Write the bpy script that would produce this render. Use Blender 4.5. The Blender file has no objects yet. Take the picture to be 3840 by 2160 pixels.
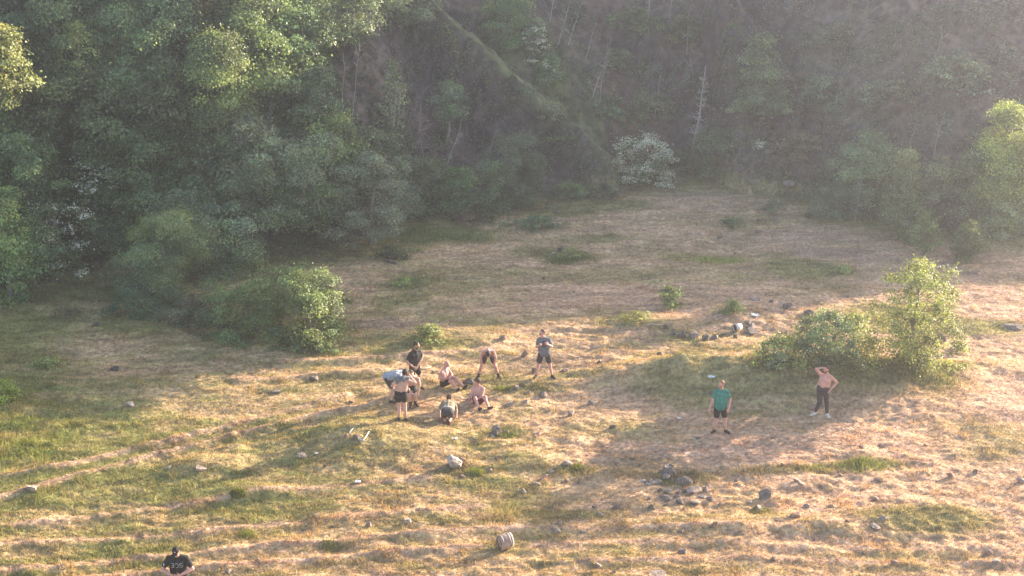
import bpy, bmesh, math
import numpy as np
from mathutils import Vector, Matrix
R = math.radians
sc = bpy.context.scene
C = sc.collection

# ------------------------------------------------------------------ camera, sky, sun, exposure
F_PX, PITCH, CAM_H = 5760.0, R(21.6), 21.7          # focal length in photo pixels, downward tilt, height above the field
SUN_AZ, SUN_EL = R(54), R(15)                       # azimuth clockwise from +Y
cam_data = bpy.data.cameras.new('camera')
cam_data.sensor_width = 36.0
cam_data.lens = 36.0 * F_PX / 3840.0
cam_data.clip_end = 2000.0
cam = bpy.data.objects.new('camera', cam_data)
cam.location = (0, 0, CAM_H)
cam.rotation_euler = (math.pi / 2 - PITCH, 0, 0)
C.objects.link(cam)
sc.camera = cam

world = bpy.data.worlds.new('World')
sc.world = world
world.use_nodes = True
wn = world.node_tree
sky = wn.nodes.new('ShaderNodeTexSky')
sky.sky_type = 'NISHITA'
sky.sun_disc = False
sky.sun_elevation = SUN_EL
sky.sun_rotation = SUN_AZ
sky.air_density = 1.0
sky.dust_density = 2.0
wn.links.new(sky.outputs[0], wn.nodes['Background'].inputs[0])
wn.nodes['Background'].inputs[1].default_value = 0.105

sun_data = bpy.data.lights.new('sun', 'SUN')
sun_data.energy = 5.0
sun_data.angle = R(0.5)
sun_data.color = (1.0, 0.83, 0.64)
sun = bpy.data.objects.new('sun', sun_data)
sun_vec = Vector((math.sin(SUN_AZ) * math.cos(SUN_EL), math.cos(SUN_AZ) * math.cos(SUN_EL), math.sin(SUN_EL)))
sun.rotation_euler = sun_vec.to_track_quat('Z', 'Y').to_euler()
sun.location = (60, 60, 60)
C.objects.link(sun)

sc.view_settings.view_transform = 'Standard'
sc.view_settings.look = 'None'
sc.view_settings.exposure = 2.45
sc.view_settings.gamma = 1.0
sc.view_settings.use_curve_mapping = False
sc.cycles.use_denoising = True
sc.cycles.denoising_prefilter = 'ACCURATE'
sc.cycles.sample_clamp_direct = 1.2
sc.cycles.sample_clamp_indirect = 0.6
sc.cycles.max_bounces = 6
sc.cycles.diffuse_bounces = 3
sc.cycles.transmission_bounces = 4
sc.cycles.transparent_max_bounces = 4
sc.cycles.volume_bounces = 1
sc.render.use_persistent_data = False

# ------------------------------------------------------------------ helpers
def tag(o, label=None, cat=None, group=None, kind=None):
    if label: o['label'] = label
    if cat: o['category'] = cat
    if group: o['group'] = group
    if kind: o['kind'] = kind
    return o

def empty(name, loc, rz=0.0):
    o = bpy.data.objects.new(name, None)
    o.empty_display_size = 0.3
    o.location = loc
    o.rotation_euler = (0, 0, rz)
    C.objects.link(o)
    return o

def mesh_np(name, V, faces, mat=None, parent=None, col=None, smooth=False, nper=4):
    """V (n,3), faces (m,nper) int; one mesh object"""
    V = np.ascontiguousarray(V, dtype=np.float32)
    faces = np.ascontiguousarray(faces, dtype=np.int32)
    me = bpy.data.meshes.new(name)
    me.vertices.add(len(V)); me.vertices.foreach_set('co', V.ravel())
    m = len(faces)
    me.loops.add(m * nper); me.loops.foreach_set('vertex_index', faces.ravel())
    me.polygons.add(m)
    me.polygons.foreach_set('loop_start', np.arange(0, m * nper, nper, dtype=np.int32))
    me.polygons.foreach_set('loop_total', np.full(m, nper, dtype=np.int32))
    me.polygons.foreach_set('use_smooth', np.full(m, smooth, dtype=bool))
    if col is not None:
        a = me.color_attributes.new('Col', 'FLOAT_COLOR', 'POINT')
        c4 = np.ones((len(V), 4), dtype=np.float32); c4[:, :3] = col
        a.data.foreach_set('color', c4.ravel())
    me.update(calc_edges=True)
    if mat: me.materials.append(mat)
    o = bpy.data.objects.new(name, me)
    C.objects.link(o)
    if parent: o.parent = parent
    return o

class MB:
    """collects shapes (mixed quads and tris) for one mesh object"""
    def __init__(self): self.v, self.f, self.n = [], [], 0
    def add(self, V, Fs):
        self.v.append(np.asarray(V, float)); self.f += [tuple(int(i) + self.n for i in f) for f in Fs]; self.n += len(V)
        return self
    def tube(self, pts, rad, sides=6, cap=True):
        pts = np.asarray(pts, float); n = len(pts)
        rad = np.broadcast_to(np.asarray(rad, float), (n,))
        T = np.gradient(pts, axis=0); T /= np.linalg.norm(T, axis=1, keepdims=True) + 1e-9
        ref = np.array([0.31, 0.2, 0.93]) if abs(T[0][2]) < 0.8 else np.array([0.9, 0.4, 0.1])
        V = []
        for p, t, r in zip(pts, T, rad):
            a = np.cross(t, ref); a /= np.linalg.norm(a) + 1e-9; b = np.cross(t, a)
            for k in range(sides):
                w = 2 * math.pi * k / sides
                V.append(p + r * (math.cos(w) * a + math.sin(w) * b))
        Fs = [(i * sides + k, i * sides + (k + 1) % sides, (i + 1) * sides + (k + 1) % sides, (i + 1) * sides + k) for i in range(n - 1) for k in range(sides)]
        if cap: Fs += [tuple(range(sides))[::-1], tuple((n - 1) * sides + k for k in range(sides))]
        return self.add(V, Fs)
    def cone(self, p0, r0, p1, r1, sides=12):
        """closed round cone from p0 to p1"""
        p0, p1 = np.asarray(p0, float), np.asarray(p1, float)
        d = p1 - p0; L = np.linalg.norm(d); d = d / L if L > 1e-6 else np.array([0, 0, 1.0])
        pts, rr = [], []
        for a in (-85, -60, -30): pts.append(p0 + d * r0 * math.sin(R(a))); rr.append(r0 * math.cos(R(a)))
        for t in (0.0, 0.5, 1.0): pts.append(p0 + d * L * t); rr.append(r0 + (r1 - r0) * t)
        for a in (30, 60, 85): pts.append(p1 + d * r1 * math.sin(R(a))); rr.append(r1 * math.cos(R(a)))
        ref = np.array([0, 0, 1.0]) if abs(d[2]) < 0.8 else np.array([1.0, 0, 0])
        a = np.cross(d, ref); a /= np.linalg.norm(a); b = np.cross(d, a)
        V = [p + r * (math.cos(2 * math.pi * k / sides) * a + math.sin(2 * math.pi * k / sides) * b) for p, r in zip(pts, rr) for k in range(sides)]
        n = len(pts)
        Fs = [(i * sides + k, i * sides + (k + 1) % sides, (i + 1) * sides + (k + 1) % sides, (i + 1) * sides + k) for i in range(n - 1) for k in range(sides)]
        Fs += [tuple(range(sides))[::-1], tuple((n - 1) * sides + k for k in range(sides))]
        return self.add(V, Fs)
    def ell(self, c, ax, M=None, nu=16, nv=10):
        """ellipsoid with semi-axes ax and 3x3 frame M (columns)"""
        M = np.eye(3) if M is None else np.asarray(M, float)
        V = [(0, 0, -1)]
        for j in range(1, nv):
            t = -math.pi / 2 + math.pi * j / nv
            V += [(math.cos(t) * math.cos(2 * math.pi * k / nu), math.cos(t) * math.sin(2 * math.pi * k / nu), math.sin(t)) for k in range(nu)]
        V.append((0, 0, 1))
        V = np.asarray(c, float) + (np.array(V) * np.asarray(ax, float)) @ M.T
        Fs = [(0, 1 + (k + 1) % nu, 1 + k) for k in range(nu)]
        for j in range(nv - 2):
            s = 1 + j * nu
            Fs += [(s + k, s + (k + 1) % nu, s + nu + (k + 1) % nu, s + nu + k) for k in range(nu)]
        s = 1 + (nv - 2) * nu; top = len(V) - 1
        Fs += [(s + k, s + (k + 1) % nu, top) for k in range(nu)]
        return self.add(V, Fs)
    def box(self, c, h, M=None):
        M = np.eye(3) if M is None else np.asarray(M, float)
        V = np.asarray(c, float) + (np.array([(x, y, z) for x in (-1, 1) for y in (-1, 1) for z in (-1, 1)], float) * np.asarray(h, float)) @ M.T
        return self.add(V, [(0, 1, 3, 2), (4, 6, 7, 5), (0, 4, 5, 1), (2, 3, 7, 6), (0, 2, 6, 4), (1, 5, 7, 3)])
    def build(self, name, mat, parent=None, smooth=True, voxel=None, relax=0, fix=True):
        me = bpy.data.meshes.new(name)
        V = np.concatenate(self.v)
        me.from_pydata(V.tolist(), [], self.f); me.update()
        o = bpy.data.objects.new(name, me); C.objects.link(o)
        if fix and not voxel:
            bm = bmesh.new(); bm.from_mesh(me); bmesh.ops.recalc_face_normals(bm, faces=bm.faces); bm.to_mesh(me); bm.free()
        if voxel:
            bm = bmesh.new(); bm.from_mesh(me); bmesh.ops.recalc_face_normals(bm, faces=bm.faces); bm.to_mesh(me); bm.free()
            md = o.modifiers.new('remesh', 'REMESH'); md.mode = 'VOXEL'; md.voxel_size = voxel
            if relax:
                ms = o.modifiers.new('relax', 'SMOOTH'); ms.factor = 0.5; ms.iterations = relax
            dg = bpy.context.evaluated_depsgraph_get(); dg.update()
            nm = bpy.data.meshes.new_from_object(o.evaluated_get(dg))
            o.modifiers.clear(); o.data = nm; bpy.data.meshes.remove(me); nm.name = name; me = nm
        me.materials.clear(); me.materials.append(mat)
        me.polygons.foreach_set('use_smooth', np.full(len(me.polygons), smooth, dtype=bool))
        if parent: o.parent = parent
        return o

# value noise
def _hash(ix, iy, seed):
    h = (ix.astype(np.int64) * 374761393 + iy.astype(np.int64) * 668265263 + seed * 1442695041) & 0xFFFFFFFF
    h = ((h ^ (h >> 13)) * 1274126177) & 0xFFFFFFFF
    h = ((h ^ (h >> 16)) * 2246822519) & 0xFFFFFFFF
    return ((h ^ (h >> 15)) & 0xFFFFFF) / float(0xFFFFFF)
def vn(x, y, seed=0):
    x = np.asarray(x, float); y = np.asarray(y, float)
    ix, iy = np.floor(x), np.floor(y); fx, fy = x - ix, y - iy
    fx = fx * fx * (3 - 2 * fx); fy = fy * fy * (3 - 2 * fy)
    a, b = _hash(ix, iy, seed), _hash(ix + 1, iy, seed); c, d = _hash(ix, iy + 1, seed), _hash(ix + 1, iy + 1, seed)
    return (a * (1 - fx) + b * fx) * (1 - fy) + (c * (1 - fx) + d * fx) * fy * 1.0
def fbm(x, y, seed=0, n=4):
    s, a, t = 0.0, 1.0, 0.0
    for k in range(n):
        s = s + a * (vn(x, y, seed + k * 17) - 0.5); t += a; a *= 0.5
        x = x * 2.03 + 11.7; y = y * 2.03 + 5.3
    return s / t * 2.0          # about -1..1
def sstep(a, b, x):
    t = np.clip((x - a) / (b - a), 0, 1); return t * t * (3 - 2 * t)

# photo pixel (3840 x 2160) -> view ray, so that things measured on the photo get their own place on the ground
def ray(px, py):
    u, v = (px - 1920.0) / F_PX, (1080.0 - py) / F_PX
    return np.array([u, math.cos(PITCH) + v * math.sin(PITCH), -math.sin(PITCH) + v * math.cos(PITCH)])
def flat(px, py, z=0.0):
    r = ray(px, py); return (r * ((z - CAM_H) / r[2]) + np.array([0, 0, CAM_H]))[:2]

# ------------------------------------------------------------------ terrain shape
EDGE = np.array([(-160, 20), (-60, 38), (-30, 50), (-19.2, 53.4), (-15.8, 55.7), (-10.9, 57.7), (-6.2, 59.0), (-4.1, 62.4), (-0.2, 64.4), (2.1, 65.2), (5.3, 67.6), (9.7, 68.2),
                 (12.4, 66.0), (13.7, 64.0), (15.6, 62.2), (18.7, 60.6), (21.1, 59.9), (30, 58.5), (60, 55), (160, 45)], float)
SH_B = np.array([-1.6, 51.3])       # where the crest's shadow ends on the field
# spurs of rock: plan line a -> b, crest height at b and rise per metre back along x, steepness of the front face, fall of the back
SPURS = [((-10.5, 73.2), (4.7, 67.4), 1.2, 0.80, 2.3, 0.30, (-13, -9.5)), ((9.6, 75.2), (15.3, 66.8), 1.4, 1.35, 1.8, 0.25, (8.5, 10.5)), ((4.6, 76.2), (8.6, 72.6), 4.3, 0.55, 1.6, 0.3, (3.8, 5.2))]
def spur_q(x, y, S):
    a, b = np.array(S[0]), np.array(S[1]); d = (b - a) / np.linalg.norm(b - a)
    q = (x - a[0]) * -d[1] + (y - a[1]) * d[0]; t = (b - np.array([0, 0]))[0] - x
    return q, t
MOUNDS = []
for px, py, rx, ry, h in [(1350, 1650, 2.4, 1.5, 0.42), (2800, 1440, 4.2, 1.5, 0.75), (3250, 1445, 3.0, 1.6, 0.55), (2450, 1420, 2.2, 0.9, 0.35), (1070, 1270, 1.6, 1.3, 0.3),
                          (1950, 1735, 1.5, 0.7, 0.18), (2420, 1210, 1.4, 1.0, 0.25), (3300, 1960, 2.2, 0.8, 0.22), (760, 1755, 1.2, 0.6, 0.22), (2760, 1190, 1.2, 1.1, 0.2),
                          (2750, 1990, 2.4, 0.7, 0.2), (560, 1460, 3, 1, 0.15), (1650, 1262, 2.2, 0.8, 0.2), (3650, 1400, 2.5, 1.0, 0.3), (950, 1840, 1.2, 0.5, 0.16), (3800, 700, 3, 3, 0.4)]:
    c = flat(px, py); MOUNDS.append((c[0], c[1], rx, ry, h))
TRACKS = []                                              # worn lines across the slope: low banks with a lit crest
for pts, amp, wid in [([(-80, 1885), (300, 1780), (800, 1650), (1200, 1560), (1480, 1490)], 0.11, 0.12), ([(-80, 1800), (300, 1735), (700, 1640), (1000, 1560), (1300, 1480)], 0.10, 0.12),
                      ([(-80, 2150), (500, 2090), (1000, 2050), (1500, 2010), (1850, 1985), (2400, 1985), (3000, 1990)], 0.055, 0.15), ([(-80, 2190), (500, 2150), (1000, 2110), (1450, 2075), (1800, 2050)], 0.05, 0.14),
                      ([(2000, 2040), (2600, 2035), (3200, 2060), (3900, 2040)], 0.035, 0.16), ([(-80, 2050), (600, 2005), (1100, 1960), (1800, 1900)], 0.035, 0.18), ([(2100, 2110), (2900, 2095), (3900, 2110)], 0.035, 0.16),
                      ([(-60, 1985), (500, 1920), (1000, 1850), (1600, 1800)], 0.05, 0.2), ([(1050, 1365), (1500, 1340), (1900, 1300)], 0.07, 0.22), ([(900, 1430), (1300, 1400), (1450, 1390)], 0.07, 0.2)]:
    TRACKS.append((np.array([flat(*p) for p in pts]), amp, wid))

def hill(x, y):
    k = y - np.interp(x, EDGE[:, 0], EDGE[:, 1])
    k = k + 1.2 * fbm(x / 7.0, y / 7.0, 71, 3) * sstep(0.0, 4.0, k)
    sl = 0.86 + 0.12 * sstep(12, 24, x)
    h = np.where(k < 0, 0, np.where(k < 2.4, sl * k * k / 4.8, sl * (k - 1.2)))
    on = sstep(0.3, 3.0, k)
    h = h + on * (0.7 * fbm(x / 3.0, y / 3.0, 5, 4) + 0.28 * fbm(x / 0.9, y / 0.9, 6, 3) + 0.30 * fbm((x + 0.9 * y) / 0.7, (y - x) / 2.6, 16, 4))
    for S in SPURS:
        q, t = spur_q(x, y, S)
        q = q + 0.45 * fbm(x / 1.6, y / 1.6, 33, 3) + 0.5 * fbm((x + 0.8 * y) / 0.55, (y + h) / 0.4, 34, 4)
        zc = S[2] + S[3] * np.maximum(t, 0) - 3.5 * np.maximum(-t, 0) + 0.35 * fbm(x / 1.3, y / 1.3, 35, 3)
        sp_ = zc + np.where(q < 0, S[4] * q, -S[5] * q) - 6 * (1 - sstep(*S[6], x))
        h = np.where((sp_ > h) & (k > -1.0), np.minimum(sp_, h + 4.5), h)
    qx, qy = x - SH_B[0], y - SH_B[1]
    plane = np.maximum(1.80 * (-0.461 * qx + 0.887 * qy), 0.647 * (-0.20 * qx + 0.98 * qy)) + 0.5 * fbm(x / 5.0, y / 5.0, 44, 3)
    cap = np.minimum(np.maximum(plane, 0.0), 14.2 + 9.0 * sstep(19, 25, x) * sstep(87, 82, y))
    return np.minimum(h, np.maximum(cap, 0)), k

def seg_dist(x, y, P):
    best = np.full(np.shape(x), 1e9); side = np.zeros(np.shape(x))
    for a, b in zip(P[:-1], P[1:]):
        d = b - a; L2 = d @ d
        t = np.clip(((x - a[0]) * d[0] + (y - a[1]) * d[1]) / L2, 0, 1)
        ex, ey = x - (a[0] + t * d[0]), y - (a[1] + t * d[1])
        r = np.hypot(ex, ey); m = r < best
        best = np.where(m, r, best); side = np.where(m, np.sign(d[0] * ey - d[1] * ex), side)
    return best, side

def field(x, y, fine):
    g = 0.10 * fbm(x / 5.5, y / 4.0, 1, 3) + 0.065 * fbm(x / 1.5, y / 0.9, 2, 3)
    for cx, cy, rx, ry, A in MOUNDS:
        q = ((x - cx) / rx) ** 2 + ((y - cy) / ry) ** 2
        m = q < 6
        if m.any(): g[m] += A * np.exp(-q[m] * 1.1) * (1 + 0.25 * fbm(x[m] / 0.8, y[m] / 0.6, 9, 2))
    m = y < 50
    if m.any():
        xx, yy = x[m], y[m]; brk = np.clip(0.85 + 0.8 * fbm(xx / 2.6, yy / 2.6, 29, 2), 0.15, 1.3); wv = 0.09 * fbm(xx / 1.1, yy / 1.1, 19, 3); t = 0
        for P, amp, wid in TRACKS:
            r, s = seg_dist(xx, yy, P); w = r * s + wv
            t = t + amp * brk * (np.exp(-(w / wid) ** 2) - 0.6 * np.exp(-((w + 0.42) / 0.28) ** 2))
        g[m] += t
    if fine:
        am = 0.75 + 0.6 * fbm(x / 3.0, y / 3.0, 3, 2)
        g = g + am * (0.06 * fbm(x / 0.7, y / 0.4, 4, 2) + 0.042 * fbm(x / 0.31, y / 0.19, 8, 2) + 0.02 * fbm(x / 0.15, y / 0.12, 18, 1))
    return g
def height(x, y, fine=True):
    x = np.asarray(x, float); y = np.asarray(y, float); sh = x.shape; x = x.ravel(); y = y.ravel()
    k = y - np.interp(x, EDGE[:, 0], EDGE[:, 1])
    out = np.zeros(len(x))
    m = k > -1.6
    if m.any():
        h, kk_ = hill(x[m], y[m])
        if fine: h = h + 0.22 * fbm(x[m] / 0.45, y[m] / 0.4, 14, 3) * sstep(0.5, 2.5, kk_)
        out[m] = h
    m = k < 4.6
    if m.any(): out[m] += field(x[m], y[m], fine) * sstep(3.0, 0.0, k[m])
    return out.reshape(sh)

def hz(x, y): return float(height(np.array([x]), np.array([y]))[0])
def rough(x, y):
    h = np.where(y - np.interp(x, EDGE[:, 0], EDGE[:, 1]) > -1.6, hill(x, y)[0], 0.0)
    for cx, cy, rx, ry, A in MOUNDS: h = h + A * np.exp(-1.1 * (((x - cx) / rx) ** 2 + ((y - cy) / ry) ** 2))
    return h
_T = np.arange(30.0, 130.0, 0.5)
def hit(px, py):
    r = ray(px, py); T = _T
    for step, f in ((0.5, rough), (0.03, height)):
        P = r[None] * T[:, None] + np.array([0, 0, CAM_H])
        below = P[:, 2] < f(P[:, 0], P[:, 1])
        i = int(np.argmax(below)) if below.any() else len(T) - 1
        t = T[i]; T = np.arange(t - 0.9, t + 0.9, 0.03)
    p = P[i]; return np.array([p[0], p[1], hz(p[0], p[1])])
def m_per_px(p): return float(np.linalg.norm(np.asarray(p) - np.array([0, 0, CAM_H]))) / F_PX
def top_z(p, py):
    r = ray(1920, py); return CAM_H + r[2] / r[1] * p[1]

# ------------------------------------------------------------------ materials
def new_mat(name):
    m = bpy.data.materials.new(name); m.use_nodes = True
    nt = m.node_tree; b = nt.nodes['Principled BSDF']
    return m, nt, b
def noise_mat(name, c1, c2, scale=30.0, rough=0.85, bump=0.0, detail=4.0, bscale=None):
    m, nt, b = new_mat(name)
    tc = nt.nodes.new('ShaderNodeTexCoord'); no = nt.nodes.new('ShaderNodeTexNoise')
    no.inputs['Scale'].default_value = scale; no.inputs['Detail'].default_value = detail
    nt.links.new(tc.outputs['Object'], no.inputs['Vector'])
    rp = nt.nodes.new('ShaderNodeValToRGB'); rp.color_ramp.elements[0].position = 0.35; rp.color_ramp.elements[1].position = 0.68
    rp.color_ramp.elements[0].color = (*c1, 1); rp.color_ramp.elements[1].color = (*c2, 1)
    nt.links.new(no.outputs['Fac'], rp.inputs['Fac']); nt.links.new(rp.outputs['Color'], b.inputs['Base Color'])
    b.inputs['Roughness'].default_value = rough; b.inputs['Specular IOR Level'].default_value = 0.25
    if bump:
        n2 = nt.nodes.new('ShaderNodeTexNoise'); n2.inputs['Scale'].default_value = bscale or scale * 2; n2.inputs['Detail'].default_value = 5
        nt.links.new(tc.outputs['Object'], n2.inputs['Vector'])
        bp = nt.nodes.new('ShaderNodeBump'); bp.inputs['Strength'].default_value = bump; bp.inputs['Distance'].default_value = 0.03
        nt.links.new(n2.outputs['Fac'], bp.inputs['Height']); nt.links.new(bp.outputs['Normal'], b.inputs['Normal'])
    return m
def attr_mat(name, rough=0.9, trans=0.0, nscale=8.0, lo=0.75, hi=1.2, bump=0.0, spec=0.15, bscale=25.0):
    """colour from the mesh's own colour attribute, broken up by noise"""
    m, nt, b = new_mat(name)
    at = nt.nodes.new('ShaderNodeAttribute'); at.attribute_name = 'Col'
    tc = nt.nodes.new('ShaderNodeTexCoord'); no = nt.nodes.new('ShaderNodeTexNoise')
    no.inputs['Scale'].default_value = nscale; no.inputs['Detail'].default_value = 6
    nt.links.new(tc.outputs['Object'], no.inputs['Vector'])
    mr = nt.nodes.new('ShaderNodeMapRange'); mr.inputs['From Min'].default_value = 0.3; mr.inputs['From Max'].default_value = 0.7
    mr.inputs['To Min'].default_value = lo; mr.inputs['To Max'].default_value = hi
    nt.links.new(no.outputs['Fac'], mr.inputs['Value'])
    vm = nt.nodes.new('ShaderNodeVectorMath'); vm.operation = 'SCALE'
    nt.links.new(at.outputs['Color'], vm.inputs[0]); nt.links.new(mr.outputs['Result'], vm.inputs['Scale'])
    nt.links.new(vm.outputs[0], b.inputs['Base Color'])
    b.inputs['Roughness'].default_value = rough; b.inputs['Specular IOR Level'].default_value = spec
    if bump:
        n2 = nt.nodes.new('ShaderNodeTexNoise'); n2.inputs['Scale'].default_value = bscale; n2.inputs['Detail'].default_value = 6
        nt.links.new(tc.outputs['Object'], n2.inputs['Vector'])
        bp = nt.nodes.new('ShaderNodeBump'); bp.inputs['Strength'].default_value = bump; bp.inputs['Distance'].default_value = 0.05
        nt.links.new(n2.outputs['Fac'], bp.inputs['Height']); nt.links.new(bp.outputs['Normal'], b.inputs['Normal'])
    if trans:
        tr = nt.nodes.new('ShaderNodeBsdfTranslucent')
        hs = nt.nodes.new('ShaderNodeMix'); hs.data_type = 'RGBA'; hs.blend_type = 'MULTIPLY'; hs.inputs['Factor'].default_value = 1.0
        nt.links.new(vm.outputs[0], hs.inputs[6]); hs.inputs[7].default_value = (1.9, 1.7, 0.9, 1)
        nt.links.new(hs.outputs[2], tr.inputs['Color'])
        mx = nt.nodes.new('ShaderNodeMixShader'); mx.inputs[0].default_value = trans
        nt.links.new(b.outputs[0], mx.inputs[1]); nt.links.new(tr.outputs[0], mx.inputs[2])
        nt.links.new(mx.outputs[0], nt.nodes['Material Output'].inputs['Surface'])
    return m
M_LEAF = attr_mat('leaf', rough=0.5, trans=0.30, nscale=1.5, lo=0.75, hi=1.25, spec=0.3)
M_BLADE = attr_mat('grass_blade', rough=0.7, trans=0.2, nscale=2.0, lo=0.85, hi=1.15)
M_BARK = attr_mat('bark', rough=0.9, nscale=14, lo=0.6, hi=1.3, bump=0.4)
M_GROUND = attr_mat('meadow', rough=0.95, nscale=7.0, lo=0.5, hi=1.5, bump=0.8, bscale=12)
M_HILL = attr_mat('hill_soil', rough=0.95, nscale=2.5, lo=0.55, hi=1.4, bump=0.9, bscale=6)
M_ROCK = attr_mat('stone', rough=0.9, nscale=9.0, lo=0.6, hi=1.3, bump=0.7, bscale=18)

# ------------------------------------------------------------------ ground colours (real differences of grass, straw and soil)
STRAW, GREEN, LUSH, SOIL, PINK = (np.array(c) for c in ((0.41, 0.27, 0.155), (0.185, 0.19, 0.068), (0.12, 0.155, 0.052), (0.17, 0.12, 0.10), (0.44, 0.275, 0.19)))
def PT(px, py, rx, ry, kind, a): c = flat(px, py); return (c[0], c[1], rx, ry, kind, a)
PATCHES = [PT(*p) for p in [
    (1600, 880, 3.2, 1.6, 2, 1.0), (1500, 930, 1.6, 1.2, 2, 0.7), (2060, 795, 3.2, 1.0, 2, 0.8), (2300, 770, 3, 1, 1, 0.8), (2680, 975, 1.7, 0.5, 3, 1.0), (2560, 960, 1, 0.5, 3, 0.6),
    (80, 1640, 2.0, 2.6, 3, 0.6), (60, 1560, 1.5, 1.5, 3, 0.5), (300, 1680, 1.2, 1.2, 1, 0.7), (1350, 1690, 3.0, 1.6, 1, 0.6), (2760, 1460, 4.5, 1.8, 1, 0.75), (3250, 1450, 3.6, 1.6, 2, 0.9), (3500, 1400, 2, 1, 1, 0.8), (3230, 1745, 1.6, 0.45, 2, 1.0),
    (2950, 1765, 2.6, 0.4, 2, 0.7), (3000, 1010, 2.2, 1.6, 1, 0.9), (3150, 1020, 0.8, 0.5, 2, 0.8), (1550, 1060, 1.6, 0.9, 2, 0.8), (1500, 1130, 1.6, 0.8, 1, 0.8), (2120, 965, 1.7, 1.0, 2, 0.9), (1990, 940, 1.5, 0.9, 1, 0.7),
    (2250, 890, 2, 0.7, 1, 0.7), (2700, 640, 3, 2, 1, 0.8), (300, 1070, 4.5, 2.4, 2, 0.8), (100, 1250, 3.0, 3.2, 1, 0.9), (1200, 1230, 1.8, 1.2, 2, 0.9), (1300, 1290, 1.6, 0.7, 1, 0.8), (1650, 1270, 1.4, 0.6, 1, 0.6), (2300, 1210, 1.2, 0.8, 1, 0.7),
    (2730, 1170, 0.9, 0.9, 1, 0.8), (2760, 1310, 1.6, 0.6, 1, 0.7), (2550, 1370, 1.2, 0.6, 2, 0.6), (3350, 1200, 2.5, 1.8, 1, 0.8), (3650, 1230, 2.2, 0.9, 1, 0.9), (3500, 1150, 1, 0.6, 1, 0.7), (3700, 1650, 2.4, 1.6, 1, 0.6), (3450, 1950, 2.5, 1.0, 1, 0.8),
    (3400, 2100, 3, 0.8, 1, 0.5), (700, 1250, 4.5, 1.6, 1, 0.4), (2100, 1930, 2.6, 0.35, 2, 0.7), (2350, 1780, 1.4, 0.35, 2, 0.5), (2560, 1790, 1.3, 0.5, 2, 0.8), (2150, 1770, 1.0, 0.4, 2, 0.7), (1900, 1620, 0.9, 0.45, 2, 0.8), (1760, 1770, 0.8, 0.4, 2, 0.6),
    (900, 2010, 1.2, 0.4, 2, 0.5), (950, 1290, 1.5, 1.0, 2, 0.7), (760, 1830, 1.2, 0.5, 1, 0.6), (1100, 1905, 1.5, 0.5, 1, 0.5),
    (1450, 1215, 1.6, 0.8, 4, 0.8), (2080, 1360, 2.2, 1.2, 4, 0.75), (3100, 950, 2.0, 0.7, 4, 0.8), (3680, 1110, 2.6, 1.2, 4, 0.55), (2900, 1230, 1.6, 1.2, 4, 0.6), (3090, 1665, 1.4, 0.5, 4, 0.6), (2500, 1740, 3.0, 1.6, 4, 0.35), (2250, 1850, 2.2, 1.2, 4, 0.35),
    (2850, 1680, 3.5, 1.6, 5, 0.9), (3300, 1650, 3.5, 1.4, 5, 0.9), (3600, 1080, 3, 1.5, 5, 0.7), (2600, 1120, 5, 2.0, 5, 0.7), (2200, 1120, 4, 1.6, 5, 0.6), (2950, 900, 4, 1.6, 5, 0.5), (3050, 1850, 3.0, 1.6, 5, 0.8), (2250, 1680, 2.2, 1.0, 5, 0.7),
    (2450, 860, 4, 0.8, 5, 0.5), (1300, 1100, 1.5, 2.0, 5, 0.5), (380, 1290, 2.2, 1.2, 5, 0.5), (3200, 1300, 2, 1.5, 5, 0.5), (2050, 1230, 2.0, 0.8, 5, 0.7), (1700, 1520, 2.0, 1.0, 5, 0.4)]]
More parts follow.
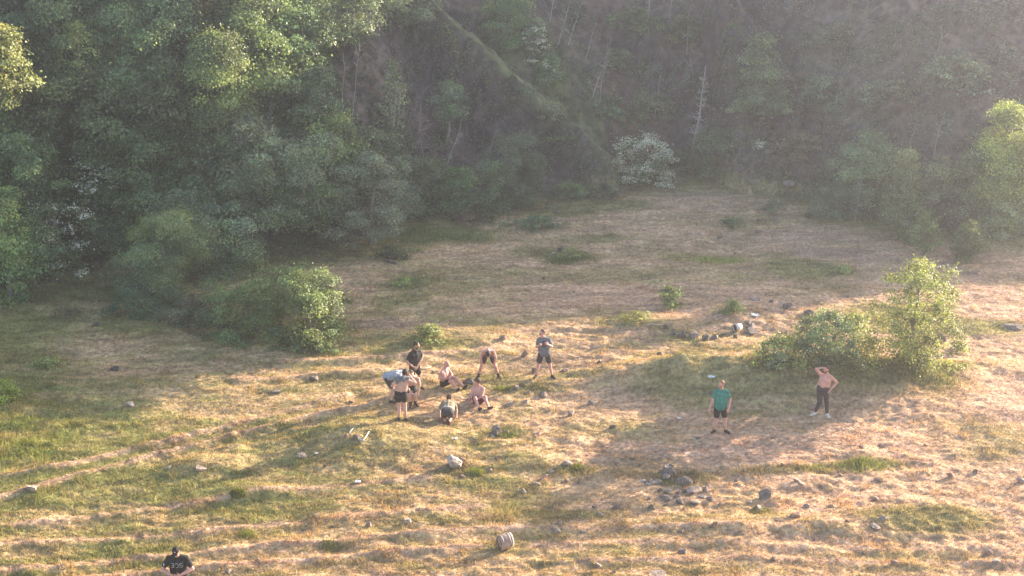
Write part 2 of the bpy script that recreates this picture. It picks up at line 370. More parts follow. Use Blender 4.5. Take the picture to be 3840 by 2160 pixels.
def ground_col(x, y):
    w = 0.25 * fbm(x / 1.3, y / 1.0, 51, 3)
    gr = np.clip(0.36 - 0.034 * (x + 2) * sstep(60, 40, y) + 0.75 * fbm(x / 3.4, y / 1.7, 21, 4) + 0.55 * fbm(x / 0.9, y / 0.3, 22, 3), 0, 1)
    gr = gr * np.where(y < 52, 1.0, 0.75)
    lush = np.zeros_like(gr); soil = np.clip(np.clip(fbm(x / 2.2, y / 1.1, 23, 4) - 0.4, 0, 1) + np.clip(fbm(x / 0.6, y / 0.25, 25, 3) - 0.42, 0, 1) * 1.3, 0, 1) * 0.9; pink = np.clip(0.3 + 0.03 * x + 0.5 * fbm(x / 4, y / 2.5, 24, 3), 0, 1)
    lime = np.zeros_like(gr)
    k = y - np.interp(x, EDGE[:, 0], EDGE[:, 1])
    gr = np.maximum(gr, 0.8 * sstep(-3.0, -0.2, k)); lush = np.maximum(lush, 0.5 * sstep(-2.2, 0.2, k))
    for cx, cy, rx, ry, kd, a in PATCHES:
        q = np.sqrt(((x - cx) / rx) ** 2 + ((y - cy) / ry) ** 2) + w * 1.4
        m = a * sstep(1.15, 0.45, q)
        if kd == 1: gr = np.maximum(gr, m)
        elif kd == 2: gr = np.maximum(gr, m); lush = np.maximum(lush, m)
        elif kd == 3: gr = np.maximum(gr, m); lime = np.maximum(lime, m)
        elif kd == 4: soil = np.maximum(soil, m); gr = gr * (1 - 0.7 * m)
        else: pink = np.maximum(pink, m); gr = gr * (1 - 0.75 * m)
    for P, amp, wid in TRACKS:
        r, s = seg_dist(x, y, P); m = np.exp(-((r + 0.1 * fbm(x / .7, y / .7, 28, 2)) / 0.13) ** 2) * 0.85; gr = gr * (1 - m); pink = np.maximum(pink, m)
    e = lambda a: a[..., None]
    c = STRAW * (1 - e(pink)) + PINK * e(pink)
    gg = GREEN * (1 - e(lush)) + LUSH * e(lush); gg = gg * (1 - e(lime)) + np.array([0.20, 0.235, 0.05]) * e(lime)
    c = c * (1 - e(gr) * 0.92) + gg * e(gr) * 0.92
    c = c * (1 - e(soil) * 0.7) + SOIL * e(soil) * 0.7
    return c * e(0.92 + 0.38 * fbm(x / 0.55, y / 0.16, 26, 3)) * e(1 + 0.30 * fbm(x / 1.3, y / 0.3, 27, 3)), gr, lush, lime

def hillpatch(px, py, rx, ry, col, a): h = hit(px, py); return (h[0], h[1], rx, ry, np.array(col), a)

# ------------------------------------------------------------------ ground sheet and hillside
ys = np.concatenate([np.arange(-30, 30, 3.0), np.arange(30.0, 56.0, 0.055), np.arange(56.0, 62.0, 0.08), np.arange(62.0, 76.0, 0.06), np.arange(76.0, 82.0, 0.2), np.arange(82, 92, 0.8), np.arange(92, 160.1, 4.0)])
uc = np.linspace(-1, 1, 660)
uo = np.array([1.03, 1.08, 1.16, 1.28, 1.45, 1.7, 2.1, 2.7, 3.6, 5.0, 7.0])
us = np.concatenate([-uo[::-1], uc, uo])
half = np.maximum(0.38 * np.maximum(ys, 0) + 3.0, 10.0)
X = us[None, :] * half[:, None]; Y = np.repeat(ys[:, None], len(us), 1)
Z = height(X, Y)
ny, nx = X.shape
kk = Y - np.interp(X, EDGE[:, 0], EDGE[:, 1])
idx = np.arange(ny * nx).reshape(ny, nx)
quad = np.stack([idx[:-1, :-1], idx[:-1, 1:], idx[1:, 1:], idx[1:, :-1]], -1).reshape(-1, 4)
kq = (kk[:-1, :-1] + kk[1:, 1:]).ravel() / 2
GC, _, _, _ = ground_col(X, Y)
# hillside colours: rock where it is steep, soil and grass elsewhere
gy = np.gradient(Z, axis=0) / np.gradient(Y, axis=0); gx = np.gradient(Z, axis=1) / np.maximum(np.gradient(X, axis=1), 1e-6)
steep = sstep(1.0, 1.9, np.hypot(gx, gy) + 0.3 * fbm(X / 1.1, Y / 1.1, 61, 3))
soilh = np.array([0.135, 0.098, 0.080]) * (1 + 0.5 * fbm(X / 2.5, Y / 2.5, 62, 3))[..., None]
rockh = np.array([0.080, 0.066, 0.064]) * (1 + 1.1 * fbm((X + Z * .5) / 0.5, (Z - X * .7) / 0.25, 63, 4))[..., None]
HC = soilh * (1 - steep[..., None]) + rockh * steep[..., None]
HP = [hillpatch(*p) for p in [(2350, 400, 1.6, 3.0, (0.17, 0.085, 0.06), 0.8), (2250, 120, 1.5, 2.5, (0.13, 0.08, 0.06), 0.7), (2420, 520, 1.2, 1.2, (0.15, 0.08, 0.06), 0.6), (2300, 30, 1.5, 1.5, (0.14, 0.085, 0.07), 0.7),
      (1900, 130, 1.3, 2.5, (0.13, 0.14, 0.06), 0.9), (2080, 300, 1.2, 1.8, (0.14, 0.15, 0.06), 0.9), (2200, 430, 0.9, 1.2, (0.12, 0.14, 0.055), 0.8), (2400, 130, 1.4, 1.6, (0.11, 0.13, 0.055), 0.7), (2700, 640, 3.0, 1.0, (0.11, 0.115, 0.065), 0.5),
      (3000, 560, 2.0, 1.5, (0.15, 0.11, 0.07), 0.6), (3150, 300, 3, 4, (0.13, 0.12, 0.075), 0.6), (3500, 350, 3, 4, (0.14, 0.10, 0.075), 0.6), (1550, 200, 3, 3, (0.06, 0.055, 0.062), 0.7), (1650, 420, 2.5, 2.5, (0.065, 0.05, 0.05), 0.7)]]
for cx, cy, rx, ry, col, a in HP:
    q = np.sqrt(((X - cx) / rx) ** 2 + ((Y - cy) / ry) ** 2) + 0.5 * fbm(X / 1.5, Y / 1.5, 64, 3)
    m = (a * sstep(1.2, 0.4, q))[..., None] * (1 - 0.8 * steep[..., None]); HC = HC * (1 - m) + col * m
for S in SPURS:
    q, t = spur_q(X, Y, S); m = (sstep(-0.8, -0.1, q + 0.5 * fbm(X / .5, Y / .5, 67, 3)) * sstep(2.6, 1.0, q + 1.2 * fbm(X / .8, Y / .8, 66, 3)) * (t > -.3) * sstep(*S[6], X) * (0.8 if S is SPURS[0] else 0.0))[..., None]
    HC = HC * (1 - m) + np.array([0.17, 0.18, 0.085]) * m
    m = (sstep(0.15, -0.15, q) * sstep(-3.2, -1.2, q) * sstep(-.5, .3, t) * sstep(*S[6], X) * (Z > 0.4) * 0.75)[..., None]; HC = HC * (1 - m) + rockh * 0.72 * m
mixk = sstep(0.2, 1.6, kk + 0.5 * fbm(X / 1.2, Y / 1.2, 65, 2))[..., None]
mixk = np.maximum(mixk, (sstep(0.35, 0.9, Z) * (kk > -1.6) * (Y > 55))[..., None])
COL = GC * (1 - mixk) + HC * mixk
VV = np.stack([X, Y, Z], -1).reshape(-1, 3); CC = COL.reshape(-1, 3)
def sub_sheet(name, sel, mat):
    f = quad[sel]; used = np.unique(f); remap = np.zeros(len(VV), np.int64); remap[used] = np.arange(len(used))
    return tag(mesh_np(name, VV[used], remap[f], mat, col=CC[used], smooth=True), kind='structure')
sub_sheet('ground', kq < 0.9, M_GROUND)
sub_sheet('hillside', kq >= 0.9, M_HILL)

# ------------------------------------------------------------------ grass blades (one mass nobody could count)
def blades(name, x, y, h, w, col, rng, lean=0.45):
    n = len(x); z = height(x, y)
    a = rng.uniform(0, 2 * np.pi, n); ln = rng.normal(0, lean, (n, 2)) * h[:, None]
    dx, dy = np.cos(a) * w * 0.5, np.sin(a) * w * 0.5
    V = np.empty((n, 3, 3)); V[:, 0] = np.stack([x - dx, y - dy, z - 0.01], 1); V[:, 1] = np.stack([x + dx, y + dy, z - 0.01], 1)
    V[:, 2] = np.stack([x + ln[:, 0], y + ln[:, 1], z + h], 1)
    return mesh_np(name, V.reshape(-1, 3), np.arange(3 * n).reshape(-1, 3), M_BLADE, col=np.repeat(col, 3, axis=0), nper=3)
rng = np.random.default_rng(11)
N = 1050000
gy_ = 33.5 + (70 - 33.5) * rng.random(N) ** 1.25
gx_ = rng.uniform(-1, 1, N) * (0.40 * gy_ + 4.0)
c_, gr_, lu_, li_ = ground_col(gx_, gy_)
keep = (gy_ < np.interp(gx_, EDGE[:, 0], EDGE[:, 1]) + 0.5) & (rng.random(N) < 0.45 + 0.45 * gr_ + 0.3 * vn(gx_ / 0.5, gy_ / 0.5, 77))
gx_, gy_, c_, gr_, lu_, li_ = (a[keep] for a in (gx_, gy_, c_, gr_, lu_, li_))
n = len(gx_)
tall = 0.032 + 0.035 * gr_ + 0.05 * np.maximum(lu_, li_) + 0.06 * sstep(0.68, 0.9, vn(gx_ / 0.45, gy_ / 0.45, 78))
hh = tall * rng.uniform(0.5, 1.5, n)
cc = c_ * rng.uniform(0.55, 1.6, (n, 1)) * (1 + rng.normal(0, 0.05, (n, 3)))
tag(blades('grass', gx_, gy_, hh, 0.012 + 0.02 * rng.random(n), np.clip(cc, 0.01, 0.7), rng), 'short dry grass with green clumps over the whole field', 'grass', kind='stuff')

# ------------------------------------------------------------------ trees and bushes
K = 3840 / 2576.0                                   # lists below use the photo's pixels at 2576 wide
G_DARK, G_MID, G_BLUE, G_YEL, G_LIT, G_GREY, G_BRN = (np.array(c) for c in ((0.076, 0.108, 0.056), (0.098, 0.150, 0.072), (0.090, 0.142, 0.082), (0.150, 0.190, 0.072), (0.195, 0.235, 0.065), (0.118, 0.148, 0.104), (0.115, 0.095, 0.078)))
BLOSSOM = np.array([0.72, 0.70, 0.63])
def unit(a): return a / (np.linalg.norm(a, axis=-1, keepdims=True) + 1e-9)
def leaves(P, Nrm, size, col, rng, aspect=0.75):
    n = len(P)
    t = unit(np.cross(Nrm, rng.normal(size=(n, 3)))); b = np.cross(Nrm, t)
    s = (size * rng.uniform(0.65, 1.35, n))[:, None]
    V = np.stack([P - t * s * .5, P + b * s * aspect * .5 + Nrm * s * 0.06, P + t * s * .5 - Nrm * s * 0.1, P - b * s * aspect * .5 + Nrm * s * 0.06], 1)
    return V.reshape(-1, 3), np.arange(4 * n).reshape(-1, 4), np.repeat(col, 4, axis=0)

def profile(kind, z):
    """outline of a crown: relative half width at relative height z"""
    if kind == 'low': return np.sqrt(np.clip(1 - z ** 1.6, 0, 1))
    if kind in ('bush', 'hawthorn'): return np.sqrt(np.clip(1 - np.abs((z - 0.3) / 0.72) ** 2.3, 0.02, 1))
    if kind == 'conifer': return np.clip(1.06 - z, 0.05, 1) ** 0.75 * np.clip(0.55 + z * 4, 0, 1)
    if kind in ('tall', 'birch'): return np.clip((1 - z) ** 0.62 * (0.55 + 1.6 * np.minimum(z, 0.3)), 0.08, 1)
    if kind == 'airy': return np.sqrt(np.clip(1 - np.abs((z - 0.55) / 0.62) ** 2.0, 0.02, 1)) * (0.62 + 0.38 * np.clip(z / 0.45, 0, 1))
    if kind == 'sapling': return np.clip(np.where(z < 0.38, 0.42 + 0.58 * z / 0.38, ((1 - z) / 0.62) ** 0.8), 0.1, 1)
    return np.sqrt(np.clip(1 - np.abs((z - 0.52) / 0.5) ** 2.2, 0.03, 1))
def crown_points(rng, z0, z1, rx, ry, kind, npts, dens_r, lean):
    """cluster centres, then leaf points: (P, N, cluster index, centres)"""
    hz_ = (z1 - z0)
    vol_r = (rx * ry * hz_ / 2) ** (1 / 3)
    rc = np.clip(dens_r * vol_r, 0.14, 0.62)
    nc = int(np.clip(5.0 * (rx + ry) * hz_ / (rc * rc) * 0.24, 10, 260))
    z = rng.random(nc) if kind != 'conifer' else rng.random(nc) ** 1.4
    a = rng.uniform(0, 2 * np.pi, nc); f = np.where(rng.random(nc) < 0.75, 0.72 + 0.33 * rng.random(nc), 0.75 * rng.random(nc))
    ph = rng.uniform(0, 6.28, 4)
    wob = 1 + 0.16 * np.sin(3 * a + ph[0] + 2 * z) + 0.12 * np.sin(5 * a + ph[1] + 5 * z) + 0.1 * rng.normal(size=nc)
    pr = profile(kind, z) * f * wob
    ins = np.clip(1 - rc / np.maximum(rx, 0.2) * 0.5, 0.6, 1)
    cc = np.stack([np.cos(a) * rx * ins * pr + lean * hz_ * z, np.sin(a) * ry * ins * pr, z0 + hz_ * (0.03 + z * 0.95) - rc * 0.4], 1)
    cr = rc * rng.uniform(0.6, 1.3, nc)
    w = cr ** 2; ci = rng.choice(nc, npts, p=w / w.sum())
    e = unit(rng.normal(size=(npts, 3))); e[:, 2] = np.where(e[:, 2] < -0.35, np.abs(e[:, 2]), e[:, 2])
    rr = cr[ci] * (0.4 + 0.65 * rng.random(npts) ** 0.5)
    flat_ = 0.42 if kind in ('conifer', 'hawthorn') else 0.72
    P = cc[ci] + e * rr[:, None] * np.array([1.12, 1.12, flat_])
    out = unit(np.stack([np.cos(a) * f, np.sin(a) * f, (z - 0.4)], 1))[ci]
    Nn = unit(0.5 * e + 0.35 * out + np.array([0, 0, 0.4]) + 0.5 * rng.normal(size=(npts, 3)))
    return P, Nn, ci, cc

def limb(rng, a, b, n=6, jit=0.12):
    t = np.linspace(0, 1, n)[:, None]; a, b = np.asarray(a, float), np.asarray(b, float)
    P = a * (1 - t) + b * t; L = np.linalg.norm(b - a)
    P[1:-1] += rng.normal(size=(n - 2, 3)) * jit * L * 0.25
    P[:, 2] += (np.sin(t[:, 0] * np.pi) * -0.06 * L)
    return P

LEAF_TOTAL = 0
LEAF_K = 1500
def plant(name, kind, bx, by, ty, w, col, label, cat='tree', group=None, seed=None, dens=1.0, leaf=0.10, col2=None, blossom=0.0, shoots=0, clear=0.0, cl=0.26, bark=(0.19, 0.165, 0.145), lean=0.0, limbs=10, depth=1.0, lit=0.0, base=None, dz=0.0, trunk_r=None, stems=1):
    """one tree or bush: foot at photo pixel (bx, by), top at row ty, width w (all in 2576-wide pixels)"""
    global LEAF_TOTAL
    p = hit(bx * K, by * K) if base is None else base
    rng = np.random.default_rng(seed if seed is not None else int(bx * 7919 + by * 104729) % 2 ** 31)
    leaf = leaf * rng.uniform(0.66, 0.98)
    W = w * K * m_per_px(p); H = top_z(p, ty * K) - p[2] + dz
    if kind in ('low', 'bush', 'hawthorn') and base is None:
        p[1] += 0.5 * min(W / 2, max(H * 0.6, 0.5)); p[2] = hz(p[0], p[1]); H = top_z(p, ty * K) - p[2] + dz
    H = max(H * (0.8 if kind == 'low' else 1.0), 0.22)
    root = empty(name, p); tag(root, label, cat, group)
    z0 = clear * H; rz = (H - z0) / 2; ctr = np.array([lean * H, 0, z0 + rz * (0.95 if kind != 'low' else 0.55)])
    rx = W / 2 * 1.0; ry = min(rx * depth, max(H * 0.6, 0.5))
    if kind == 'low': z0 = 0.0
    area = math.pi * rx * rz
    npts = int(np.clip(area * LEAF_K * dens * (0.1 / leaf) ** 1.7, 120, 40000)); LEAF_TOTAL += npts
    P, Nn, ci, cc = crown_points(rng, z0, H, rx, ry, kind, npts, cl, lean)
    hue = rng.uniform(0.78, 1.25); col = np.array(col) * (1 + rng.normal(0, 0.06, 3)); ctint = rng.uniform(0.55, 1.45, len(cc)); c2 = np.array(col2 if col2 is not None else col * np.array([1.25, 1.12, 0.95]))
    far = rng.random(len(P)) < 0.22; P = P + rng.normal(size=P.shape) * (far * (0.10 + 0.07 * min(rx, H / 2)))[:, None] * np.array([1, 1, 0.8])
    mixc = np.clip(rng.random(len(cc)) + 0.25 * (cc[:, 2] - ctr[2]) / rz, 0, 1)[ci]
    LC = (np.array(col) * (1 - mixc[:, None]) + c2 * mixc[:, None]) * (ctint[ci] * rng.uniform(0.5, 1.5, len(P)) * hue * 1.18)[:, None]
    if blossom:
        up = (P[:, 2] - ctr[2]) / rz + 0.5 * (cc[ci][:, 0] - ctr[0]) / rx * rng.choice([-1, 1])
        hot = (rng.random(len(cc)) < blossom)[ci] & (rng.random(len(P)) < 0.6)
        LC = np.where(hot[:, None], BLOSSOM * rng.uniform(0.6, 1.15, (len(P), 1)), LC)
    if shoots:
        SP, SN, SC = [], [], []
        for s in range(shoots):
            j = rng.integers(len(cc)); o = cc[j]
            if o[2] < ctr[2] - 0.2 * rz: continue
            dr = unit(np.array([(o[0] - ctr[0]) / rx * 0.6 + rng.normal() * 0.25, rng.normal() * 0.3, 1.0])); L = rng.uniform(0.2, 0.55) * min(rx, rz) * (1.2 if kind == 'sapling' else 0.72 if kind == 'airy' else 1)
            m = int(14 + L * 60); tt = rng.random(m)
            SP.append(o + dr * (tt * L)[:, None] + rng.normal(size=(m, 3)) * (0.13 * (1.1 - tt) * L * 0.6)[:, None]); SN.append(unit(rng.normal(size=(m, 3)) + [0, 0, .5])); SC.append(c2 * rng.uniform(0.75, 1.3, (m, 1)))
        if SP: P = np.concatenate([P, *SP]); Nn = np.concatenate([Nn, *SN]); LC = np.concatenate([LC, *SC])
    ok = P[:, 2] + p[2] > rough(P[:, 0] + p[0], P[:, 1] + p[1]) - 0.02
    P, Nn, LC = P[ok], Nn[ok], LC[ok]
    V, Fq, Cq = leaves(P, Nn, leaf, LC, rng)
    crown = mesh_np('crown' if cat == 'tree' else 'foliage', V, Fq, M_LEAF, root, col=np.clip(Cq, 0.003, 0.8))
    # trunk and limbs
    tr = MB(); r0 = trunk_r or np.clip(0.022 * H + 0.012 * W, 0.02, 0.2)
    for s in range(stems):
        a = np.array([rng.normal() * 0.1 * (stems > 1), rng.normal() * 0.1 * (stems > 1), -0.15])
        topp = ctr + np.array([rng.normal() * 0.1 * rx + (s - (stems - 1) / 2) * 0.5 * rx * (stems > 1), rng.normal() * 0.1 * ry, rz * (0.75 if kind not in ('low', 'bush') else 0.3)])
        T = limb(rng, a, topp, 8, 0.10); tr.tube(T, np.linspace(r0, r0 * 0.22, 8), 6)
        for j in rng.choice(len(cc), min(limbs // stems, len(cc)), replace=False):
            k = np.clip(int(8 * np.clip((cc[j][2] - 0.35 * np.linalg.norm(cc[j][:2] - ctr[:2])) / (topp[2] + 1e-6), 0.15, 0.9)), 1, 6)
            B = limb(rng, T[k], cc[j], 6, 0.16); tr.tube(B, np.linspace(r0 * 0.42 * (1 - k / 10), r0 * 0.08 + 0.004, 6), 5)
    o = tr.build('trunk' if cat == 'tree' else 'stem', M_BARK, root)
    a_ = o.data.color_attributes.new('Col', 'FLOAT_COLOR', 'POINT'); a_.data.foreach_set('color', np.tile(np.array([*bark, 1.0], np.float32), (len(o.data.vertices), 1)).ravel())
    return root

def bare(name, bx, by, tx, ty, label, col=(0.36, 0.33, 0.31), r=0.05, twigs=8, spread=0.25, group=None, cat='tree', seed=None, sub=2, droop=0.0, bend=0.05, thin=0.32):
    """a leafless stem from photo pixel (bx, by) to (tx, ty) with its twigs"""
    p = hit(bx * K, by * K); rng = np.random.default_rng(seed or int(bx * 31 + by * 17 + ty))
    mp = m_per_px(p); H = max(top_z(p, ty * K) - p[2], 0.4); dx = (tx - bx) * K * mp
    t = np.linspace(0, 1, 16); T = np.stack([t * dx, 0.04 * H * np.sin(3 * t), -0.15 + t * (H + 0.15)], 1)
    for q in (1.3, 2.7, 5.1): T[:, 0] += bend * H / q * np.sin(q * 2.2 * t + rng.uniform(0, 6)) * t; T[:, 1] += bend * H / q * np.sin(q * 2 * t + rng.uniform(0, 6)) * t
    m = MB().tube(T, np.linspace(r, r * 0.28, 16), 6)
    for _ in range(twigs):
        k = rng.integers(4, 14); a = rng.uniform(0, 6.28); L = spread * H * rng.uniform(0.4, 1.1) * (1.15 - k / 18)
        e = T[k] + np.array([math.cos(a) * L, math.sin(a) * L * 0.6, L * rng.uniform(0.2, 0.95) - droop * L])
        B = limb(rng, T[k], e, 7, 0.12); m.tube(B, np.linspace(max(r * thin, 0.012), 0.008, 7), 4)
        for _s in range(sub):
            q = B[rng.integers(2, 6)]; e2 = q + rng.normal(size=3) * L * 0.3 + np.array([0, 0, 0.12 * L]); m.tube(limb(rng, q, e2, 4, 0.12), np.linspace(max(r * 0.18, 0.009), 0.007, 4), 4)
    o = m.build(name, M_BARK); o.location = p
    a_ = o.data.color_attributes.new('Col', 'FLOAT_COLOR', 'POINT'); a_.data.foreach_set('color', np.tile(np.array([*col, 1.0], np.float32), (len(o.data.vertices), 1)).ravel())
    return tag(o, label, cat, group)

GF = 'trees of the dark wood on the left'
GB = 'bushes along the edge of the field'
GS = 'thin bare trees on the quarry slope'
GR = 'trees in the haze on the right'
# upper slope of the wood
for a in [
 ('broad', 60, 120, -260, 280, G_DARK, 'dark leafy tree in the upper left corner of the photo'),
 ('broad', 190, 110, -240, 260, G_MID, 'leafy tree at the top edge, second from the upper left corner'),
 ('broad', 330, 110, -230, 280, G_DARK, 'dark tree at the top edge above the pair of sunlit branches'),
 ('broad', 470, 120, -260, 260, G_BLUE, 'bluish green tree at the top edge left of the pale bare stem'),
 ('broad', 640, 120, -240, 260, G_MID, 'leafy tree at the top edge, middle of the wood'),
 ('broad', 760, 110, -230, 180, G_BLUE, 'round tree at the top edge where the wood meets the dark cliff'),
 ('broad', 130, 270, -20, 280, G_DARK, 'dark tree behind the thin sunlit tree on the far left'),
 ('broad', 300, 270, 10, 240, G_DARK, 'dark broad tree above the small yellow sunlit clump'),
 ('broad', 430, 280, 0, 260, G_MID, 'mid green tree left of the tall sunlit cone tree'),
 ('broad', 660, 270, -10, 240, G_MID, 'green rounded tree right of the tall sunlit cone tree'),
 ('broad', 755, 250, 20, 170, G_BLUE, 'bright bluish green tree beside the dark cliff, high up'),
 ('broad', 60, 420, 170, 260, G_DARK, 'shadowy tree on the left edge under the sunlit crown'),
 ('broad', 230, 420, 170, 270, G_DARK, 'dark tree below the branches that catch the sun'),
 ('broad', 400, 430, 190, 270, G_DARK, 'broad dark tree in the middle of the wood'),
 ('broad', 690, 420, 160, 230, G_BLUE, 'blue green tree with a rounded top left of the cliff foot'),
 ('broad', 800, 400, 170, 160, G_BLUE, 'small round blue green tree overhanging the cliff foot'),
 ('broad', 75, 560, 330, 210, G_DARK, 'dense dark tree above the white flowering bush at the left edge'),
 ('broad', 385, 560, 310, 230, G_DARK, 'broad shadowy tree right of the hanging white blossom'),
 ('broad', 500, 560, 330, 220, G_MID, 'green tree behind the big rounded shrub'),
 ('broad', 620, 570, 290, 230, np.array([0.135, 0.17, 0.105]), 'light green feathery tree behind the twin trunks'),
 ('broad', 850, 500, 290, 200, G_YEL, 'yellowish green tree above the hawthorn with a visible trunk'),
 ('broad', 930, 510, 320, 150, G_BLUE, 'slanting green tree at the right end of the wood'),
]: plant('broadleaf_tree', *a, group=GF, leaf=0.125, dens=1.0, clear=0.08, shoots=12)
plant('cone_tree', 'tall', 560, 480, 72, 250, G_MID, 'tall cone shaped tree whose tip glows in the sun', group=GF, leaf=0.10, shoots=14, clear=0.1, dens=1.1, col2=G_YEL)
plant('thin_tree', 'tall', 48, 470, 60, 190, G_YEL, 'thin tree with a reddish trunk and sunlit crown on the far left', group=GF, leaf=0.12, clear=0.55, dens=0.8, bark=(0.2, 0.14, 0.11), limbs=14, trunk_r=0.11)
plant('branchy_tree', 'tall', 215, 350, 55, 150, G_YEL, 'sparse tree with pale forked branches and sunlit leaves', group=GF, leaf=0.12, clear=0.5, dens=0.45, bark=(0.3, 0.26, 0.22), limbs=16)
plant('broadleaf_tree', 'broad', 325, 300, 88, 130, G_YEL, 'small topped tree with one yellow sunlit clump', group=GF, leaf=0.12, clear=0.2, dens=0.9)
# field edge of the wood
plant('hawthorn_tree', 'hawthorn', 240, 590, 392, 130, G_DARK, 'hawthorn with white blossom hanging from its branches in the wood', group=GF, leaf=0.11, blossom=0.45, clear=0.25, cl=0.2)
plant('hawthorn_bush', 'hawthorn', 140, 715, 505, 190, G_DARK, 'large hawthorn at the left edge with long white flowering sprays', 'bush', GB, leaf=0.11, blossom=0.45, cl=0.2)
plant('broadleaf_bush', 'bush', 10, 770, 470, 190, G_MID, 'tall green bush cut off by the left edge', 'bush', GB, leaf=0.10, col2=G_YEL)
plant('broadleaf_bush', 'bush', 270, 670, 540, 130, G_DARK, 'dark bush in the recess right of the flowering hawthorn', 'bush', GB, leaf=0.11)
plant('broadleaf_bush', 'bush', 350, 640, 460, 150, G_DARK, 'dark bush behind the left shoulder of the big rounded shrub', 'bush', GB, leaf=0.11)
plant('broadleaf_bush', 'bush', 480, 700, 470, 340, np.array([0.135, 0.17, 0.105]), 'big rounded grey green shrub at the edge of the wood', 'bush', GB, leaf=0.085, col2=G_GREY)
plant('broadleaf_bush', 'bush', 405, 775, 540, 300, np.array([0.12, 0.165, 0.085]), 'big shrub with a light green top in front of the rounded one', 'bush', GB, leaf=0.085, col2=G_YEL)
plant('bramble_bush', 'low', 380, 800, 690, 260, G_MID, 'bramble skirt spreading at the foot of the big shrub', 'bush', GB, leaf=0.08, col2=G_GREY)
plant('bramble_bush', 'low', 520, 835, 725, 210, G_MID, 'bramble mound between the big shrub and the feathery bush', 'bush', GB, leaf=0.08, col2=G_BRN)
plant('feathery_bush', 'bush', 625, 850, 700, 210, G_MID, 'feathery light green bush with layered twigs', 'bush', GB, leaf=0.075, col2=G_YEL, shoots=20)
plant('feathery_bush', 'bush', 710, 790, 655, 150, G_MID, 'pale green bush behind the sunlit dark bush', 'bush', GB, leaf=0.08, col2=G_YEL, shoots=8)
plant('dark_bush', 'bush', 775, 880, 695, 185, G_DARK, 'dark bush at the shadow line with its top lit by the sun', 'bush', GB, leaf=0.09, col2=G_YEL, shoots=10, dz=0.25)
plant('bramble_bush', 'low', 770, 890, 830, 190, G_MID, 'low bramble under the sunlit dark bush', 'bush', GB, leaf=0.08)
plant('young_tree', 'sapling', 648, 690, 622, 42, G_YEL, 'tiny pale sapling before the dark hollow of the wood', 'tree', None, leaf=0.09)
plant('broadleaf_tree', 'broad', 700, 600, 325, 330, np.array([0.135, 0.17, 0.105]), 'large feathery tree with twin trunks over the dark hollow', group=GF, leaf=0.09, col2=G_GREY, clear=0.18, stems=2, dens=1.1)
plant('broadleaf_tree', 'broad', 800, 600, 350, 210, G_MID, 'dark tree between the twin trunk tree and the hawthorn', group=GF, leaf=0.10, clear=0.15)
plant('hawthorn_tree', 'hawthorn', 925, 640, 385, 205, np.array([0.135, 0.17, 0.105]), 'hawthorn at the corner of the wood with a bare trunk foot', 'tree', GF, leaf=0.095, blossom=0.0, clear=0.12, col2=G_GREY, trunk_r=0.13, bark=(0.2, 0.18, 0.16), limbs=16)
plant('broadleaf_tree', 'bush', 1000, 560, 380, 150, np.array([0.135, 0.17, 0.105]), 'grey green tree right behind the corner hawthorn', group=GF, leaf=0.09, col2=G_GREY)
plant('bramble_bush', 'low', 985, 655, 612, 100, G_DARK, 'low dark bush at the foot of the corner hawthorn', 'bush', GB, leaf=0.09)
plant('broadleaf_bush', 'bush', 1080, 545, 400, 120, G_BLUE, 'blue green bush left of the low green gap under the cliff', 'bush', GB, leaf=0.095)
plant('broadleaf_bush', 'bush', 1160, 545, 420, 120, G_MID, 'green bush in the row under the cliff, third from its left end', 'bush', GB, leaf=0.095)
plant('broadleaf_bush', 'bush', 1235, 535, 400, 110, G_BLUE, 'bush leaning on the tall round bush under the cliff', 'bush', GB, leaf=0.09)
plant('broadleaf_bush', 'bush', 1300, 530, 335, 160, np.array([0.135, 0.17, 0.105]), 'tall round bush standing under the rock face', 'bush', GB, leaf=0.095, col2=G_GREY, shoots=10)
plant('bramble_bush', 'low', 1200, 562, 515, 110, G_DARK, 'low scrub before the row of bushes under the cliff', 'bush', GB, leaf=0.085)
plant('bramble_bush', 'low', 1430, 505, 452, 150, G_MID, 'low ivy hedge right of the tall round bush', 'bush', GB, leaf=0.09)
plant('bramble_bush', 'low', 1520, 505, 455, 90, G_BRN, 'brownish twiggy bush at the end of the low hedge', 'bush', GB, leaf=0.08, col2=G_DARK)
plant('bramble_bush', 'low', 1345, 580, 540, 160, G_DARK, 'dark bramble patch standing out in the upper field', 'bush', GB, leaf=0.085, col2=G_BLUE)
plant('bramble_bush', 'low', 1180, 565, 530, 90, G_BRN, 'brown green bramble left of the dark bramble patch', 'bush', GB, leaf=0.08)
# cliff and slope plants
plant('young_tree', 'sapling', 985, 345, 150, 95, G_GREY, 'slim pale tree standing alone before the dark cliff', 'tree', None, leaf=0.11, dens=0.33, shoots=8, lean=0.05, cl=0.2, bark=(0.3, 0.27, 0.25))
plant('broadleaf_tree', 'broad', 1120, 355, 200, 95, G_BLUE, 'slender green tree leaning before the dark cliff', 'tree', None, leaf=0.10, dens=0.5, clear=0.3, lean=0.12, cl=0.22, bark=(0.25, 0.22, 0.2))
plant('hanging_tree', 'broad', 890, 150, -30, 150, G_BLUE, 'tree overhanging the dark cliff at the top edge', 'tree', GF, leaf=0.12, clear=0.25, dens=0.8)
plant('hanging_tree', 'broad', 1010, 60, -60, 190, G_BLUE, 'tree on the cliff top left of the grassy ridge', 'tree', GF, leaf=0.12, dens=0.8)
plant('broadleaf_tree', 'broad', 1275, 120, -40, 130, G_BLUE, 'green tree at the top edge right of the grassy ridge', 'tree', None, leaf=0.11)
plant('hawthorn_tree', 'hawthorn', 1345, 165, 40, 60, G_BLUE, 'small flowering hawthorn high behind the grassy ridge', 'tree', None, leaf=0.10, blossom=0.5)
